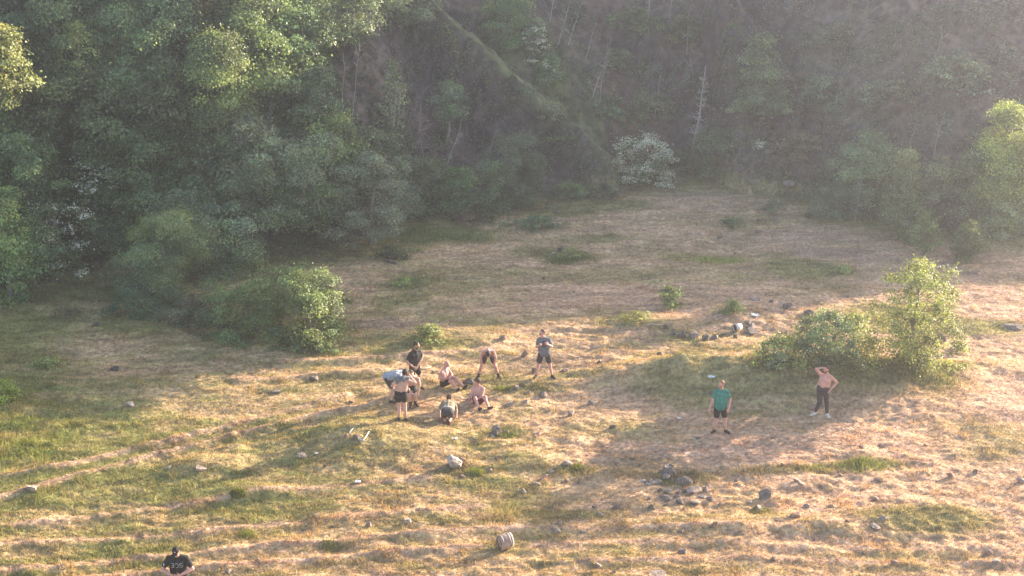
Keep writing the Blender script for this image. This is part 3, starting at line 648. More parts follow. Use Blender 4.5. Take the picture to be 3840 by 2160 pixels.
plant('broadleaf_tree', 'bush', 1380, 235, 130, 70, G_BLUE, 'small bluish bush tree clinging behind the grassy ridge', 'tree', None, leaf=0.09, blossom=0.12)
plant('broadleaf_bush', 'bush', 1530, 345, 268, 90, G_MID, 'bush at the lower end of the grassy ridge', 'bush', None, leaf=0.09, col2=G_GREY)
plant('broadleaf_bush', 'bush', 1390, 345, 255, 80, G_GREY, 'grey green bush growing on the rock face', 'bush', None, leaf=0.09)
plant('broadleaf_bush', 'bush', 1420, 420, 350, 110, G_MID, 'bush at the foot of the rock face beside the tall round bush', 'bush', None, leaf=0.09)
plant('broadleaf_bush', 'bush', 1320, 300, 215, 90, G_GREY, 'greyish scrub halfway up the rock face', 'bush', None, leaf=0.09, dens=0.6)
plant('hawthorn_bush', 'hawthorn', 1620, 472, 336, 152, G_MID, 'white flowering hawthorn at the foot of the slope', 'bush', None, leaf=0.095, blossom=0.8, shoots=8, cl=0.2)
plant('hawthorn_bush', 'hawthorn', 1898, 425, 382, 58, G_GREY, 'small white flowering bush right of the dead tree', 'bush', None, leaf=0.09, blossom=0.6)
plant('broadleaf_bush', 'bush', 1810, 425, 320, 130, G_MID, 'green bush behind the foot of the dead tree', 'bush', None, leaf=0.09, col2=G_GREY, shoots=6)
plant('broadleaf_bush', 'bush', 1700, 440, 375, 110, G_GREY, 'grey green bush between the white hawthorn and the dead tree', 'bush', None, leaf=0.09)
plant('conifer_tree', 'conifer', 1905, 285, 85, 170, G_BLUE, 'broad dark evergreen standing in the haze', 'tree', GR, leaf=0.10, dens=1.3, depth=0.8)
plant('broadleaf_bush', 'bush', 1600, 130, 20, 130, G_BLUE, 'dark bush behind the white birch stem at the top edge', 'bush', None, leaf=0.10)
plant('broadleaf_bush', 'bush', 1720, 130, 40, 110, G_GREY, 'grey bush right of the white birch stem', 'bush', None, leaf=0.10)
plant('broadleaf_bush', 'bush', 1560, 200, 120, 110, G_GREY, 'thin bush among the slanting bare stems', 'bush', None, leaf=0.09, dens=0.5)
plant('broadleaf_bush', 'bush', 1640, 320, 230, 120, G_GREY, 'scrub in the reddish gully', 'bush', None, leaf=0.09, dens=0.6)
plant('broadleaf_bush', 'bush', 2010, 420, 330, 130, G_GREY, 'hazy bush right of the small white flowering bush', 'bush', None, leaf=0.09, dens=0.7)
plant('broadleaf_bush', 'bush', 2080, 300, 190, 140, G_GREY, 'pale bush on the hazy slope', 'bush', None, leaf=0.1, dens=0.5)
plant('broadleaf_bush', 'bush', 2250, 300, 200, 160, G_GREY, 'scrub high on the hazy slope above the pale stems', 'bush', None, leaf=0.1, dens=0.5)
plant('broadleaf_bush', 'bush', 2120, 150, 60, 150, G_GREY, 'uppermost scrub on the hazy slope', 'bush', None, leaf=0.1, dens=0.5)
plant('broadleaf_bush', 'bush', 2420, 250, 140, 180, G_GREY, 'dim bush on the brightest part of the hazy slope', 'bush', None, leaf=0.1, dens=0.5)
# trees in the haze on the right
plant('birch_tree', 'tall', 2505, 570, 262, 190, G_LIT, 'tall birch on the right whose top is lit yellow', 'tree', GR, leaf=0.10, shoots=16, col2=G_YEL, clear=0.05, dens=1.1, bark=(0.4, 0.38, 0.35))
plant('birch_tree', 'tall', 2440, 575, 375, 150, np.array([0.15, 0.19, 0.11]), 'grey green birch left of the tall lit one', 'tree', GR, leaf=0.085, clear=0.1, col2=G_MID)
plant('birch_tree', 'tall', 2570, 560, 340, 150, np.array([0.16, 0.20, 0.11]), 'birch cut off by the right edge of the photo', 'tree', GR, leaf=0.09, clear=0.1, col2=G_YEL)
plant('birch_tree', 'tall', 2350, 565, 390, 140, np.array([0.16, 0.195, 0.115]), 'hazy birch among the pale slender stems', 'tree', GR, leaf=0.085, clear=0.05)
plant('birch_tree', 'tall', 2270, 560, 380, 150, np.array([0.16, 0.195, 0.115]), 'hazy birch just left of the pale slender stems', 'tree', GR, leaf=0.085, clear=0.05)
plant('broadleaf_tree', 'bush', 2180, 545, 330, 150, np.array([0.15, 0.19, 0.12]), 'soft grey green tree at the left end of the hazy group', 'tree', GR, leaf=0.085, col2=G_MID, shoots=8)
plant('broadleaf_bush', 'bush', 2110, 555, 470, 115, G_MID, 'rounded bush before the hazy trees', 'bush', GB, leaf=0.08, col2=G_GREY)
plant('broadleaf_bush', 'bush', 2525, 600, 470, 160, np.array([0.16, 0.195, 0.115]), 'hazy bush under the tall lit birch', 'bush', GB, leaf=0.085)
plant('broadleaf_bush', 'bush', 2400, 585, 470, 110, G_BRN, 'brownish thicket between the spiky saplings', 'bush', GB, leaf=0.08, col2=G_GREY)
plant('sapling_tree', 'sapling', 2280, 605, 500, 110, G_MID, 'spiky bush tree at the left of three saplings', 'tree', GR, leaf=0.08, shoots=14, col2=G_YEL)
plant('sapling_tree', 'sapling', 2322, 648, 540, 90, G_MID, 'small forked sapling on a short trunk, nearest of three', 'tree', GR, leaf=0.08, shoots=16, col2=G_YEL, clear=0.22, dens=0.8)
plant('sapling_tree', 'sapling', 2432, 658, 555, 100, G_MID, 'rounded sapling on the right of three, foot in bare soil', 'tree', GR, leaf=0.08, shoots=14, clear=0.06)
plant('bramble_bush', 'low', 1950, 535, 500, 80, G_GREY, 'low bush at the foot of the hazy slope, left of the rounded bush', 'bush', GB, leaf=0.08)
plant('bramble_bush', 'low', 1850, 572, 548, 90, G_MID, 'low green plants in the upper right field', 'bush', GB, leaf=0.08)
plant('bramble_bush', 'low', 2050, 550, 520, 70, G_GREY, 'low plants beside the rounded hazy bush', 'bush', GB, leaf=0.08)
# bushes standing in the field
plant('lit_tree', 'airy', 2288, 925, 668, 212, np.array([0.12, 0.16, 0.055]), 'tall sunlit bush tree with upright shoots on the right', 'tree', None, leaf=0.072, shoots=90, col2=np.array([0.20, 0.24, 0.075]), dens=0.72, limbs=18, cl=0.15)
plant('field_bush', 'bush', 2085, 935, 785, 165, G_DARK, 'dense bush behind the man shading his eyes', 'bush', 'bushes in the middle of the field', leaf=0.085, shoots=18, col2=G_MID, dens=1.2, cl=0.2)
plant('field_bush', 'bush', 1960, 945, 850, 130, G_GREY, 'lower twiggy bush at the left of the three field bushes', 'bush', 'bushes in the middle of the field', leaf=0.08, shoots=10, col2=G_LIT)
plant('field_bush', 'bush', 2150, 875, 790, 85, G_GREY, 'bush between the dense bush and the tall sunlit one', 'bush', 'bushes in the middle of the field', leaf=0.085, shoots=10, col2=G_LIT, dens=0.55, cl=0.2)
plant('field_bush', 'bush', 2180, 930, 850, 80, G_LIT, 'small pale bush under the gap of the field bushes', 'bush', 'bushes in the middle of the field', leaf=0.08, dens=0.6)
plant('round_bush', 'bush', 1687, 775, 722, 62, G_MID, 'small dark round bush alone in the field', 'bush', None, leaf=0.075, dens=1.3, col2=G_YEL)
plant('nettle_patch', 'low', 1605, 815, 778, 85, G_YEL, 'nettle patch at the left end of the stone ring', 'plant', 'leafy patches in the field', leaf=0.065, dens=0.8)
plant('nettle_patch', 'low', 1848, 790, 750, 68, G_YEL, 'leafy mound behind the stone ring', 'plant', 'leafy patches in the field', leaf=0.065, dens=0.8)
plant('nettle_patch', 'low', 1072, 865, 812, 115, G_YEL, 'sunlit leafy mound behind the man in the black T-shirt', 'plant', 'leafy patches in the field', leaf=0.065, dens=0.8)
plant('nettle_patch', 'low', 2415, 890, 848, 62, G_YEL, 'low bush right of the tall sunlit bush tree', 'plant', 'leafy patches in the field', leaf=0.065, dens=0.8)
plant('nettle_patch', 'low', 1020, 722, 695, 90, G_YEL, 'dark weeds in the shaded middle field', 'plant', 'leafy patches in the field', leaf=0.065, dens=0.6)
plant('nettle_patch', 'low', 1440, 655, 618, 85, G_YEL, 'weeds growing behind the tree stump', 'plant', 'leafy patches in the field', leaf=0.065, dens=0.5)
plant('nettle_patch', 'low', 120, 930, 895, 100, G_YEL, 'dark weeds in the shade on the left', 'plant', 'leafy patches in the field', leaf=0.065, dens=0.8)
plant('nettle_patch', 'low', 2125, 690, 672, 60, G_YEL, 'grass clump in the upper right field', 'plant', 'leafy patches in the field', leaf=0.065, dens=0.6)
plant('nettle_patch', 'low', 860, 765, 738, 52, G_YEL, 'small dark plant right of the sunlit dark bush', 'plant', 'leafy patches in the field', leaf=0.065, dens=0.8)
plant('nettle_patch', 'low', 160, 800, 770, 90, G_BRN, 'reddish brown weeds in the shaded grass recess', 'plant', 'leafy patches in the field', leaf=0.065, dens=0.6)
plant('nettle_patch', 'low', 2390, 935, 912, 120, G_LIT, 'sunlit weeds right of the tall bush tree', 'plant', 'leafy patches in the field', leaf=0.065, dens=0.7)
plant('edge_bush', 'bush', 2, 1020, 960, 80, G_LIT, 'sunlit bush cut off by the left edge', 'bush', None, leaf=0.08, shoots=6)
# bare stems
for bx, by, tx, ty, lb in [(822, 330, 815, 165, 'pale bare stem at the left of the cliff foot'), (860, 300, 868, 130, 'bare stem with a bend before the cliff'), (883, 320, 905, 110, 'tallest bare stem at the left of the cliff'),
    (1380, 60, 1405, -40, 'bare stem at the top edge right of the ridge'), (1400, 120, 1440, -30, 'forked pale stem at the top edge above the ridge'), (1425, 120, 1470, -20, 'leaning pale stem right of the forked one'),
    (1470, 150, 1500, 60, 'short slanting stem above the gully'), (1492, 235, 1530, 105, 'slanting white stem left of the crooked pair'), (1508, 260, 1530, 95, 'crooked white stem above the ridge end'), (1490, 245, 1505, 180, 'short white stem beside the crooked one'),
    (1631, 85, 1628, -30, 'thick white birch stem at the top edge'), (1680, 60, 1690, -30, 'thin stem right of the white birch stem'), (1728, 140, 1730, 10, 'bare grey stem leaning over the hazy slope'),
    (1745, 190, 1728, 130, 'fallen grey stem under the leaning bare stem'), (2288, 480, 2282, 300, 'pale slender birch stem in the haze, left one'), (2330, 470, 2352, 280, 'pale forked birch stem in the haze, right one'),
    (70, 560, 95, 440, 'forked grey trunk showing between the trees at the left edge'), (590, 500, 600, 400, 'pair like pale stem in a gap of the wood above the big shrubs'), (515, 520, 528, 440, 'second thin pale trunk in the dark of the wood, right of the first'), (155, 350, 170, 200, 'bare grey trunk between the two sunlit crowns on the left'), (1000, 330, 1010, 190, 'grey stem against the cliff behind the slim pale tree'), (1215, 470, 1250, 330, 'thin crooked stem below the rock face'), (1645, 300, 1660, 180, 'leaning thin stem in the reddish gully'), (2150, 560, 2158, 420, 'thin pale stem within the hazy trees, leftmost'), (2470, 570, 2475, 430, 'thin pale stem in front of the tall lit birch'),
    (500, 500, 505, 420, 'thin pale trunk in the dark of the wood'), (425, 90, 428, -20, 'pale trunk at the top edge of the wood'), (2360, 130, 2365, 60, 'short grey post like stem in the glare')]:
    thick = 0.055 if 'thick' in lb else 0.024
    bare('bare_tree', bx, by, tx, ty, lb, r=thick, twigs=4, spread=0.2, group=GS, col=(0.33, 0.30, 0.28))
bare('dead_tree', 1738, 415, 1758, 168, 'tall dead tree with short broken twigs all the way up', r=0.07, twigs=60, spread=0.13, group=None, col=(0.33, 0.30, 0.29), sub=3, droop=0.3, thin=0.25)
bare('dead_bush', 1062, 470, 1068, 255, 'pinkish dead bush with upright bare branches before the cliff', r=0.05, twigs=26, spread=0.32, col=(0.27, 0.21, 0.2), sub=3, cat='bush')
bare('dead_bush', 1040, 440, 1010, 330, 'smaller dead bush left of the pinkish one', r=0.035, twigs=16, spread=0.35, col=(0.24, 0.19, 0.18), sub=2, cat='bush')
bare('bare_tree', 1120, 430, 1160, 300, 'bare twisted sapling at the foot of the dark cliff', r=0.03, twigs=8, spread=0.25, group=GS)

# ivy, brambles and scrub that cover the slope between the trees
def scrub(name, regions, label, seed):
    rng = np.random.default_rng(seed); Ps, Ns, Cs = [], [], []
    for px0, px1, py0, py1, n, rr, hh, col, lf in regions:
        for _ in range(n):
            h = hit(rng.uniform(px0, px1) * K, rng.uniform(py0, py1) * K)
            if h[1] - np.interp(h[0], EDGE[:, 0], EDGE[:, 1]) < 0.1: continue
            q_, t_ = spur_q(h[0], h[1], SPURS[0])
            if -0.3 < q_ < 1.8 and -0.5 < t_ < 9: continue
            r = rr * rng.uniform(0.5, 1.5); m = int(90 * (r / 0.5) ** 2) + 12
            a, q = rng.uniform(0, 6.28, m), np.sqrt(rng.random(m)) * r
            x, y = h[0] + np.cos(a) * q, h[1] + np.sin(a) * q
            z = rough(x, y) + hh * rng.uniform(0.5, 1.4) * (1 - (q / r) ** 2) * rng.random(m) + 0.03
            Ps.append(np.stack([x, y, z], 1)); Ns.append(unit(rng.normal(size=(m, 3)) * 0.6 + [0, -0.4, 0.7])); Cs.append(np.array(col) * rng.uniform(0.65, 1.35) * rng.uniform(0.7, 1.3, (m, 1)))
    P, N_, Cc = np.concatenate(Ps), np.concatenate(Ns), np.concatenate(Cs)
    V, Fq, Cq = leaves(P, N_, 0.095, Cc, rng)
    return tag(mesh_np(name, V, Fq, M_LEAF, col=np.clip(Cq, 0.003, 0.8)), label, 'undergrowth', kind='stuff')
scrub('undergrowth', [(0, 820, 0, 640, 420, 0.7, 0.8, G_DARK, 0.1), (820, 1120, 330, 560, 90, 0.5, 0.5, G_DARK, 0.1), (820, 1500, 20, 420, 420, 0.17, 0.22, G_GREY * 0.8, 0.1), (840, 1350, 20, 330, 120, 0.12, 0.15, G_BRN, 0.1), (1100, 1420, 0, 250, 40, 0.35, 0.15, G_YEL * 0.9, 0.1),
      (1380, 1560, 160, 420, 40, 0.3, 0.2, G_GREY, 0.1), (1420, 1900, 0, 450, 110, 0.4, 0.25, G_MID, 0.1), (1900, 2576, 0, 470, 170, 0.5, 0.3, G_GREY, 0.1), (1550, 2100, 430, 500, 80, 0.4, 0.2, G_MID, 0.1), (2050, 2576, 480, 600, 40, 0.5, 0.4, G_MID, 0.1)],
      'ivy, brambles and scrub covering the quarry slope', 5)

# ------------------------------------------------------------------ people
def skin_mat(name, c): return noise_mat(name, tuple(np.array(c) * 0.74), tuple(np.array(c) * 0.95), scale=9, rough=0.55, bump=0.05)
SKIN = {'pale': skin_mat('skin_pale', (0.56, 0.33, 0.26)), 'pink': skin_mat('skin_pink', (0.60, 0.31, 0.26)), 'tan': skin_mat('skin_tan', (0.46, 0.26, 0.18))}
LIPS = skin_mat('lips', (0.36, 0.13, 0.11)); EYES = skin_mat('eye_dark', (0.05, 0.035, 0.03))
HAIR = {'dark': noise_mat('hair_dark', (0.015, 0.011, 0.009), (0.035, 0.026, 0.02), 60, 0.7, 0.4), 'brown': noise_mat('hair_brown', (0.05, 0.03, 0.02), (0.09, 0.055, 0.035), 60, 0.7, 0.4), 'red': noise_mat('hair_red', (0.20, 0.09, 0.05), (0.30, 0.15, 0.08), 60, 0.7, 0.4)}
CLOTH = {k: noise_mat('cloth_' + k, tuple(np.array(c) * 0.75), tuple(np.array(c) * 1.2), 14, 0.9, 0.9, bscale=7) for k, c in
         dict(black=(0.018, 0.017, 0.021), charcoal=(0.04, 0.037, 0.04), grey=(0.27, 0.28, 0.32), slate=(0.13, 0.135, 0.15), green=(0.03, 0.185, 0.145), olive=(0.22, 0.18, 0.12), maroon=(0.07, 0.015, 0.02), pale=(0.5, 0.47, 0.45), white=(0.62, 0.6, 0.58), print_=(0.07, 0.068, 0.072)).items()}
nv = lambda a: np.asarray(a, float) / (np.linalg.norm(a) + 1e-9)
V3 = lambda *a: np.array(a, float)

def hand(mb, w, d, across, curl, s=1.0):
    """palm, four fingers and a thumb at wrist w; d = along the forearm, across = from little finger to index finger"""
    d = nv(d); across = nv(across - d * (across @ d)); n = np.cross(d, across)          # n = palm normal
    mb.ell(w + d * 0.05 * s, (0.042 * s, 0.054 * s, 0.019 * s), np.stack([across, d, n], 1), 12, 8)
    for i, L in enumerate((0.062, 0.076, 0.082, 0.074)):
        b = w + d * 0.088 * s + across * (-0.031 + 0.0207 * i) * s
        c = curl + 0.10 * (1.5 - i)
        d1 = nv(d * math.cos(c * 0.6) + n * math.sin(c * 0.6)); d2 = nv(d * math.cos(c * 1.5) + n * math.sin(c * 1.5))
        m = b + d1 * L * 0.55 * s; mb.cone(b - d * 0.012, 0.0105 * s, m, 0.0098 * s, 8); mb.cone(m, 0.0098 * s, m + d2 * L * 0.5 * s, 0.0082 * s, 8)
    b = w + d * 0.028 * s + across * 0.034 * s; t1 = nv(d * 0.6 + across * 0.7 + n * 0.35)
    m = b + t1 * 0.04 * s; mb.cone(b, 0.0135 * s, m, 0.0115 * s, 8); mb.cone(m, 0.0115 * s, m + nv(d * 0.9 + across * 0.15 + n * 0.5) * 0.033 * s, 0.0095 * s, 8)

def person(foot, label, P, N, H, face, sh, hp, eA, wA, eB, wB, kA, aA, tA, kB, aB, tB, skin='pale', hair='dark', hairstyle='short', top=None, bottom='black', legs=0.72, shoes='black', socks=None, beard=False, curlA=0.7, curlB=0.7,
           handA=None, handB=None, acA=(1, 0, 0), acB=(-1, 0, 0), s=1.0, shw=0.172, vest=None, hem=-0.12, cap=False, belly=0.0, waistband=None, lift=0.0):
    base = hit(*foot); base[2] += lift
    root = empty('person', base); tag(root, label, 'person')
    P, N, H, face, sh, hp = (np.array(a, float) for a in (P, N, H, face, sh, hp)); sh, hp, face = nv(sh), nv(hp), nv(face)
    eA, wA, eB, wB, kA, aA, tA, kB, aB, tB = (np.array(a, float) for a in (eA, wA, eB, wB, kA, aA, tA, kB, aB, tB))
    sp = nv(N - P); Cc = N - sp * 0.17; Wc = P * 0.55 + Cc * 0.45
    front = nv(np.cross(sp, sh)); front = front if front @ face > 0 or abs(front @ face) < 0.15 and front[1] < 0 else -front
    Sa, Sb = N - sp * 0.07 - sh * shw, N - sp * 0.07 + sh * shw
    ha, hb_ = P - hp * 0.095 - sp * 0.03, P + hp * 0.095 - sp * 0.03
    up = nv(H - N); up = nv(up - face * (up @ face)) if abs(up @ face) < 0.95 else nv(np.cross(sh, face)); side = np.cross(up, face); HM = np.stack([side, face, up], 1)
    b = MB()
    def torso(m, g, low=0.0, high=1.0):
        for q in (-1, 1):
            lo, hi = P + hp * q * 0.072, Cc + sh * q * 0.092
            m.cone(lo * (1 - low) + hi * low, (0.112 + g) * s, lo * (1 - high) + hi * high, (0.106 + g) * s)
        m.cone(P * (1 - low) + Cc * low, 0.115 * s + g, P * (1 - high) + Cc * high, 0.122 * s + g)
        if belly: m.cone(Wc + front * 0.05, 0.115 * s + g, Wc + front * 0.05 + sp * 0.1, 0.1 * s + g)
        if high >= 1:
            m.cone(Sa, (0.055 + g) * s, Sb, (0.055 + g) * s); m.cone(Cc, 0.12 * s + g * 0.6, N, 0.07 * s + g * 0.4)
    torso(b, 0.0)
    b.cone(Sa, 0.055 * s, N - sp * 0.005, 0.048 * s); b.cone(Sb, 0.055 * s, N - sp * 0.005, 0.048 * s)
    b.cone(N - sp * 0.03, 0.06 * s, H - up * 0.05, 0.055)
    b.ell(H, (0.074, 0.093, 0.112), HM); b.ell(H + face * 0.028 - up * 0.062, (0.056, 0.058, 0.055), HM, 12, 8)
    b.cone(H + face * 0.088 + up * 0.012, 0.011, H + face * 0.104 - up * 0.022, 0.016, 8)
    b.ell(H + face * 0.078 + up * 0.032, (0.052, 0.02, 0.014), HM, 10, 6)
    for q in (-1, 1): b.ell(H + side * q * 0.074 - face * 0.012, (0.012, 0.024, 0.034), HM, 8, 6)
    b.cone(H + face * 0.08 - up * 0.06 - side * 0.02, 0.011, H + face * 0.08 - up * 0.06 + side * 0.02, 0.011, 8)
    for S, e, w, hd, ac, cu in ((Sa, eA, wA, handA, acA, curlA), (Sb, eB, wB, handB, acB, curlB)):
        b.cone(S, 0.056 * s, e, 0.043 * s); b.cone(S * 0.55 + e * 0.45, 0.053 * s, S * 0.4 + e * 0.6, 0.047 * s)
        m = e * 0.7 + w * 0.3; b.cone(e, 0.043 * s, m, 0.044 * s); b.cone(m, 0.044 * s, w, 0.028 * s)
        hand(b, w, np.array(hd, float) if hd is not None else w - e, np.array(ac, float), cu, 1.0)
    for h, k, a, t in ((ha, kA, aA, tA), (hb_, kB, aB, tB)):
        b.cone(h, 0.092 * s, k, 0.058 * s); d = nv(a - k); back = nv(np.array([0, 0, 0]) - (t - a) * 1.0)
        b.cone(k, 0.056 * s, k + (a - k) * 0.32 + back * 0.018, 0.057 * s); b.cone(k + (a - k) * 0.32 + back * 0.018, 0.057 * s, a, 0.036)
        ft = nv(t - a); b.cone(a - V3(0, 0, 0.03), 0.036, a + ft * 0.13 - V3(0, 0, 0.045), 0.03)
    body = b.build('body', SKIN[skin], root, voxel=0.0085, relax=2)
    body.data.materials.append(EYES); body.data.materials.append(LIPS)
    fc = np.empty(len(body.data.polygons) * 3); body.data.polygons.foreach_get('center', fc); fc = fc.reshape(-1, 3); mi = np.zeros(len(fc), np.int32)
    for q in (-1, 1): mi[np.linalg.norm((fc - (H + face * 0.086 + up * 0.012 + side * q * 0.033)) / 0.013, axis=1) < 1] = 1
    mi[(np.abs((fc - H) @ side) < 0.024) & (np.abs((fc - H) @ up + 0.06) < 0.007) & ((fc - H) @ face > 0.06)] = 2
    body.data.polygons.foreach_set('material_index', mi)
    if hairstyle != 'bald' and not cap:
        hm = MB(); g = 0.007 if hairstyle == 'short' else 0.016
        hm.ell(H + up * 0.032 - face * 0.03, (0.074 + g, 0.088 + g, 0.094 + g), HM); hm.ell(H - face * 0.055 - up * 0.02, (0.064 + g * .5, 0.045, 0.06), HM, 12, 8)
        if hairstyle == 'full': hm.ell(H + up * 0.095 + face * 0.03, (0.062, 0.05, 0.035), HM, 12, 8)
        hm.build('hair', HAIR[hair], root, voxel=0.012, relax=1)
    if beard:
        bm_ = MB(); bm_.ell(H + face * 0.04 - up * 0.075, (0.06, 0.056, 0.045), HM, 12, 8); bm_.cone(H + side * 0.06 - up * 0.02 + face * 0.01, 0.022, H + side * 0.045 - up * 0.07 + face * 0.04, 0.03, 8); bm_.cone(H - side * 0.06 - up * 0.02 + face * 0.01, 0.022, H - side * 0.045 - up * 0.07 + face * 0.04, 0.03, 8)
        bm_.build('beard', HAIR[hair], root, voxel=0.011, relax=1)
    if cap:
        cm = MB(); cm.ell(H + up * 0.045, (0.09, 0.108, 0.085), HM); cp = cm.build('cap', CLOTH['black'], root, voxel=0.012, relax=1)
        pk = MB(); pk.ell(H + up * 0.05 + face * 0.12, (0.07, 0.05, 0.010), HM, 16, 8); o = pk.build('cap_peak', CLOTH['black'], cp)
        em = MB(); em.ell(H + up * 0.085 + face * 0.092, (0.014, 0.006, 0.02), HM, 10, 6); em.build('cap_badge', CLOTH['white'], cp)
    if top:
        t = MB(); torso(t, 0.017, hem, 1.0)
        for S, e in ((Sa, eA), (Sb, eB)):
            t.cone(S, 0.068 * s, N + up * 0.004, 0.062 * s); t.cone(S, 0.066 * s, S + (e - S) * 0.66, 0.064 * s)
        shirt = t.build('shirt', CLOTH[top], root, voxel=0.011, relax=2)
        nk = MB(); a_ = np.linspace(0, 2 * np.pi, 17); r = 0.064 * s + 0.004
        nf = nv(np.cross(sp, np.cross(front, sp)))
        nk.tube([N + sp * 0.022 + (sh * math.cos(t_) * r + nf * (math.sin(t_) * r + 0.012)) - sp * 0.018 * max(0, math.sin(t_)) for t_ in a_], 0.011, 6, cap=False); nk.build('collar', CLOTH[top], shirt)
    else: shirt = None
    if vest:
        t = MB(); torso(t, 0.016, -0.1, 0.8); t.build('vest', CLOTH[vest], root, voxel=0.011, relax=2)
    bt = MB(); [bt.cone(P + hp * q * 0.072 - sp * 0.02, 0.128 * s, P + (Cc - P) * 0.16 + (hp * 0.072 + (sh * 0.092 - hp * 0.072) * 0.16) * q, 0.126 * s) for q in (-1, 0, 1)]
    for h, k, a in ((ha, kA, aA), (hb_, kB, aB)):
        if legs <= 1: bt.cone(h, 0.108 * s, h + (k - h) * legs, 0.094 * s)
        else: bt.cone(h, 0.106 * s, k, 0.076 * s); bt.cone(k, 0.076 * s, k + (a - k) * (legs - 1), 0.052 * s)
    pants = bt.build('trousers' if legs > 1 else 'shorts', CLOTH[bottom], root, voxel=0.011, relax=2)
    if waistband:
        wb = MB(); aa = np.linspace(0, 2 * np.pi, 21); wb.tube([P + sp * 0.13 + hp * math.cos(q) * 0.19 * s + np.cross(sp, hp) * math.sin(q) * 0.128 * s for q in aa], 0.022, 6, cap=False); wb.build('waistband', CLOTH[waistband], pants)
    for k, a, t in ((kA, aA, tA), (kB, aB, tB)):
        ft = nv(t - a); sm = MB(); dz = V3(0, 0, 1)
        sm.cone(a - ft * 0.02 - dz * 0.04, 0.047, a + ft * 0.15 - dz * 0.052, 0.04); sm.cone(a + dz * 0.0, 0.046, a - dz * 0.04, 0.05); sm.cone(a + ft * 0.05 - dz * 0.03, 0.045, a + ft * 0.1 - dz * 0.045, 0.042)
        sh_ = sm.build('shoe', CLOTH[shoes], root, voxel=0.011, relax=1)
        if socks: so = MB(); so.cone(a, 0.046, a + (k - a) * 0.28, 0.05); so.build('sock', CLOTH[socks], root)
    return dict(root=root, body=body, shirt=shirt, base=base, N=N, P=P, H=H)

X_ = (1, 0, 0)
p1 = person((1560, 1463), 'man in a black T-shirt and black shorts standing with his hands together', (-.03, 0, .91), (0, 0, 1.42), (.06, -.02, 1.6), (.85, -.4, -.3), (.72, .68, 0), (.72, .68, 0), (-.27, -.2, 1.10), (-.06, -.25, .95), (.22, .10, 1.12), (.08, -.14, .93),
            (-.09, -.08, .5), (-.10, -.05, .09), (.1, -.2, .09), (.12, .04, .5), (.13, .09, .09), (.33, -.05, .09), top='black', skin='tan', beard=True, shoes='charcoal')
p2 = person((1470, 1507), 'man in a grey T-shirt bent forward with his back up, left of the shirtless man', (-.12, 0, .88), (.36, .02, .98), (.55, .02, .9), (.7, -.1, -.7), (0, 1, 0), (0, 1, 0), (.34, -.2, .68), (.14, -.17, .56), (.36, .2, .70), (.2, .18, .56),
            (.06, -.13, .5), (-.02, -.13, .09), (.2, -.2, .09), (.1, .14, .5), (.06, .14, .09), (.27, .05, .09), top='grey', bottom='charcoal', handA=(-.2, 0, -1), handB=(-.2, 0, -1))
p3 = person((1509, 1577), 'shirtless man seen from behind with a grey shirt bunched round his neck', (-.02, 0, .93), (.04, .02, 1.44), (.12, .06, 1.62), (.35, .93, -.05), X_, X_, (-.30, .06, 1.16), (-.14, .26, 1.16), (.43, .04, 1.27), (.24, .14, 1.50),
            (-.10, .02, .5), (-.10, 0, .09), (-.14, .2, .09), (.09, .02, .5), (.12, -.03, .09), (.17, .18, .09), legs=0.5, shoes='charcoal', hairstyle='full', acA=(0, 0, 1), acB=(0, 0, 1))
cl = MB(); cl.cone((-.17, .0, 1.43), .07, (.05, -.06, 1.46), .08); cl.cone((.05, -.06, 1.46), .08, (.22, .02, 1.46), .06); cl.cone((-.17, 0, 1.43), .05, (-.12, -.10, 1.33), .035); cl.cone((.0, -.11, 1.46), .04, (.1, -.11, 1.40), .03); cl.cone((-.16, -.05, 1.45), .035, (.0, -.13, 1.42), .03)
cl.build('neck_shirt', CLOTH['slate'], p3['root'], voxel=0.012, relax=2)
p4 = person((1546, 1527), 'crouching man in black shorts and dark boots mostly hidden behind the shirtless man', (-.08, .08, .72), (.06, .0, 1.05), (.0, -.06, 1.2), (.2, -.8, -.6), X_, X_, (-.18, -.1, .82), (-.05, -.2, .66), (.25, -.04, .80), (.2, -.1, .52),
            (-.06, -.16, .46), (-.05, .0, .10), (-.05, -.2, .1), (.12, -.12, .46), (.1, .08, .10), (.22, -.08, .1), bottom='black', legs=0.6, shoes='black', socks='charcoal', handB=(0, -.1, -1))
p5 = person((1668, 1446), 'bald shirtless man sitting on the grass with his legs stretched to the right', (0, 0, .12), (0, .02, .60), (.07, 0, .78), (.85, -.4, -.35), (.55, .8, 0), (.55, .8, 0), (-.17, -.17, .34), (.09, -.26, .38), (.24, .08, .36), (.2, -.16, .38),
            (.25, -.28, .30), (.42, -.5, .07), (.5, -.56, .22), (.36, -.08, .32), (.64, -.28, .07), (.76, -.3, .2), hairstyle='bald', skin='pink', bottom='black', legs=0.6)
p6 = person((1832, 1421), 'man bending over with both hands on his knees, head down', (0, .08, .88), (0, -.40, 1.20), (0, -.56, 1.13), (0, -.45, -.9), X_, X_, (-.25, -.32, .90), (-.21, -.2, .64), (.25, -.32, .90), (.20, -.2, .64),
            (-.24, -.12, .51), (-.34, .02, .09), (-.45, -.14, .09), (.24, -.12, .51), (.34, .04, .09), (.44, -.14, .09), skin='pink', vest='slate', bottom='charcoal', legs=0.62, shoes='black', socks='black', handA=(-.1, -.1, -1), handB=(.1, -.1, -1), hairstyle='full')
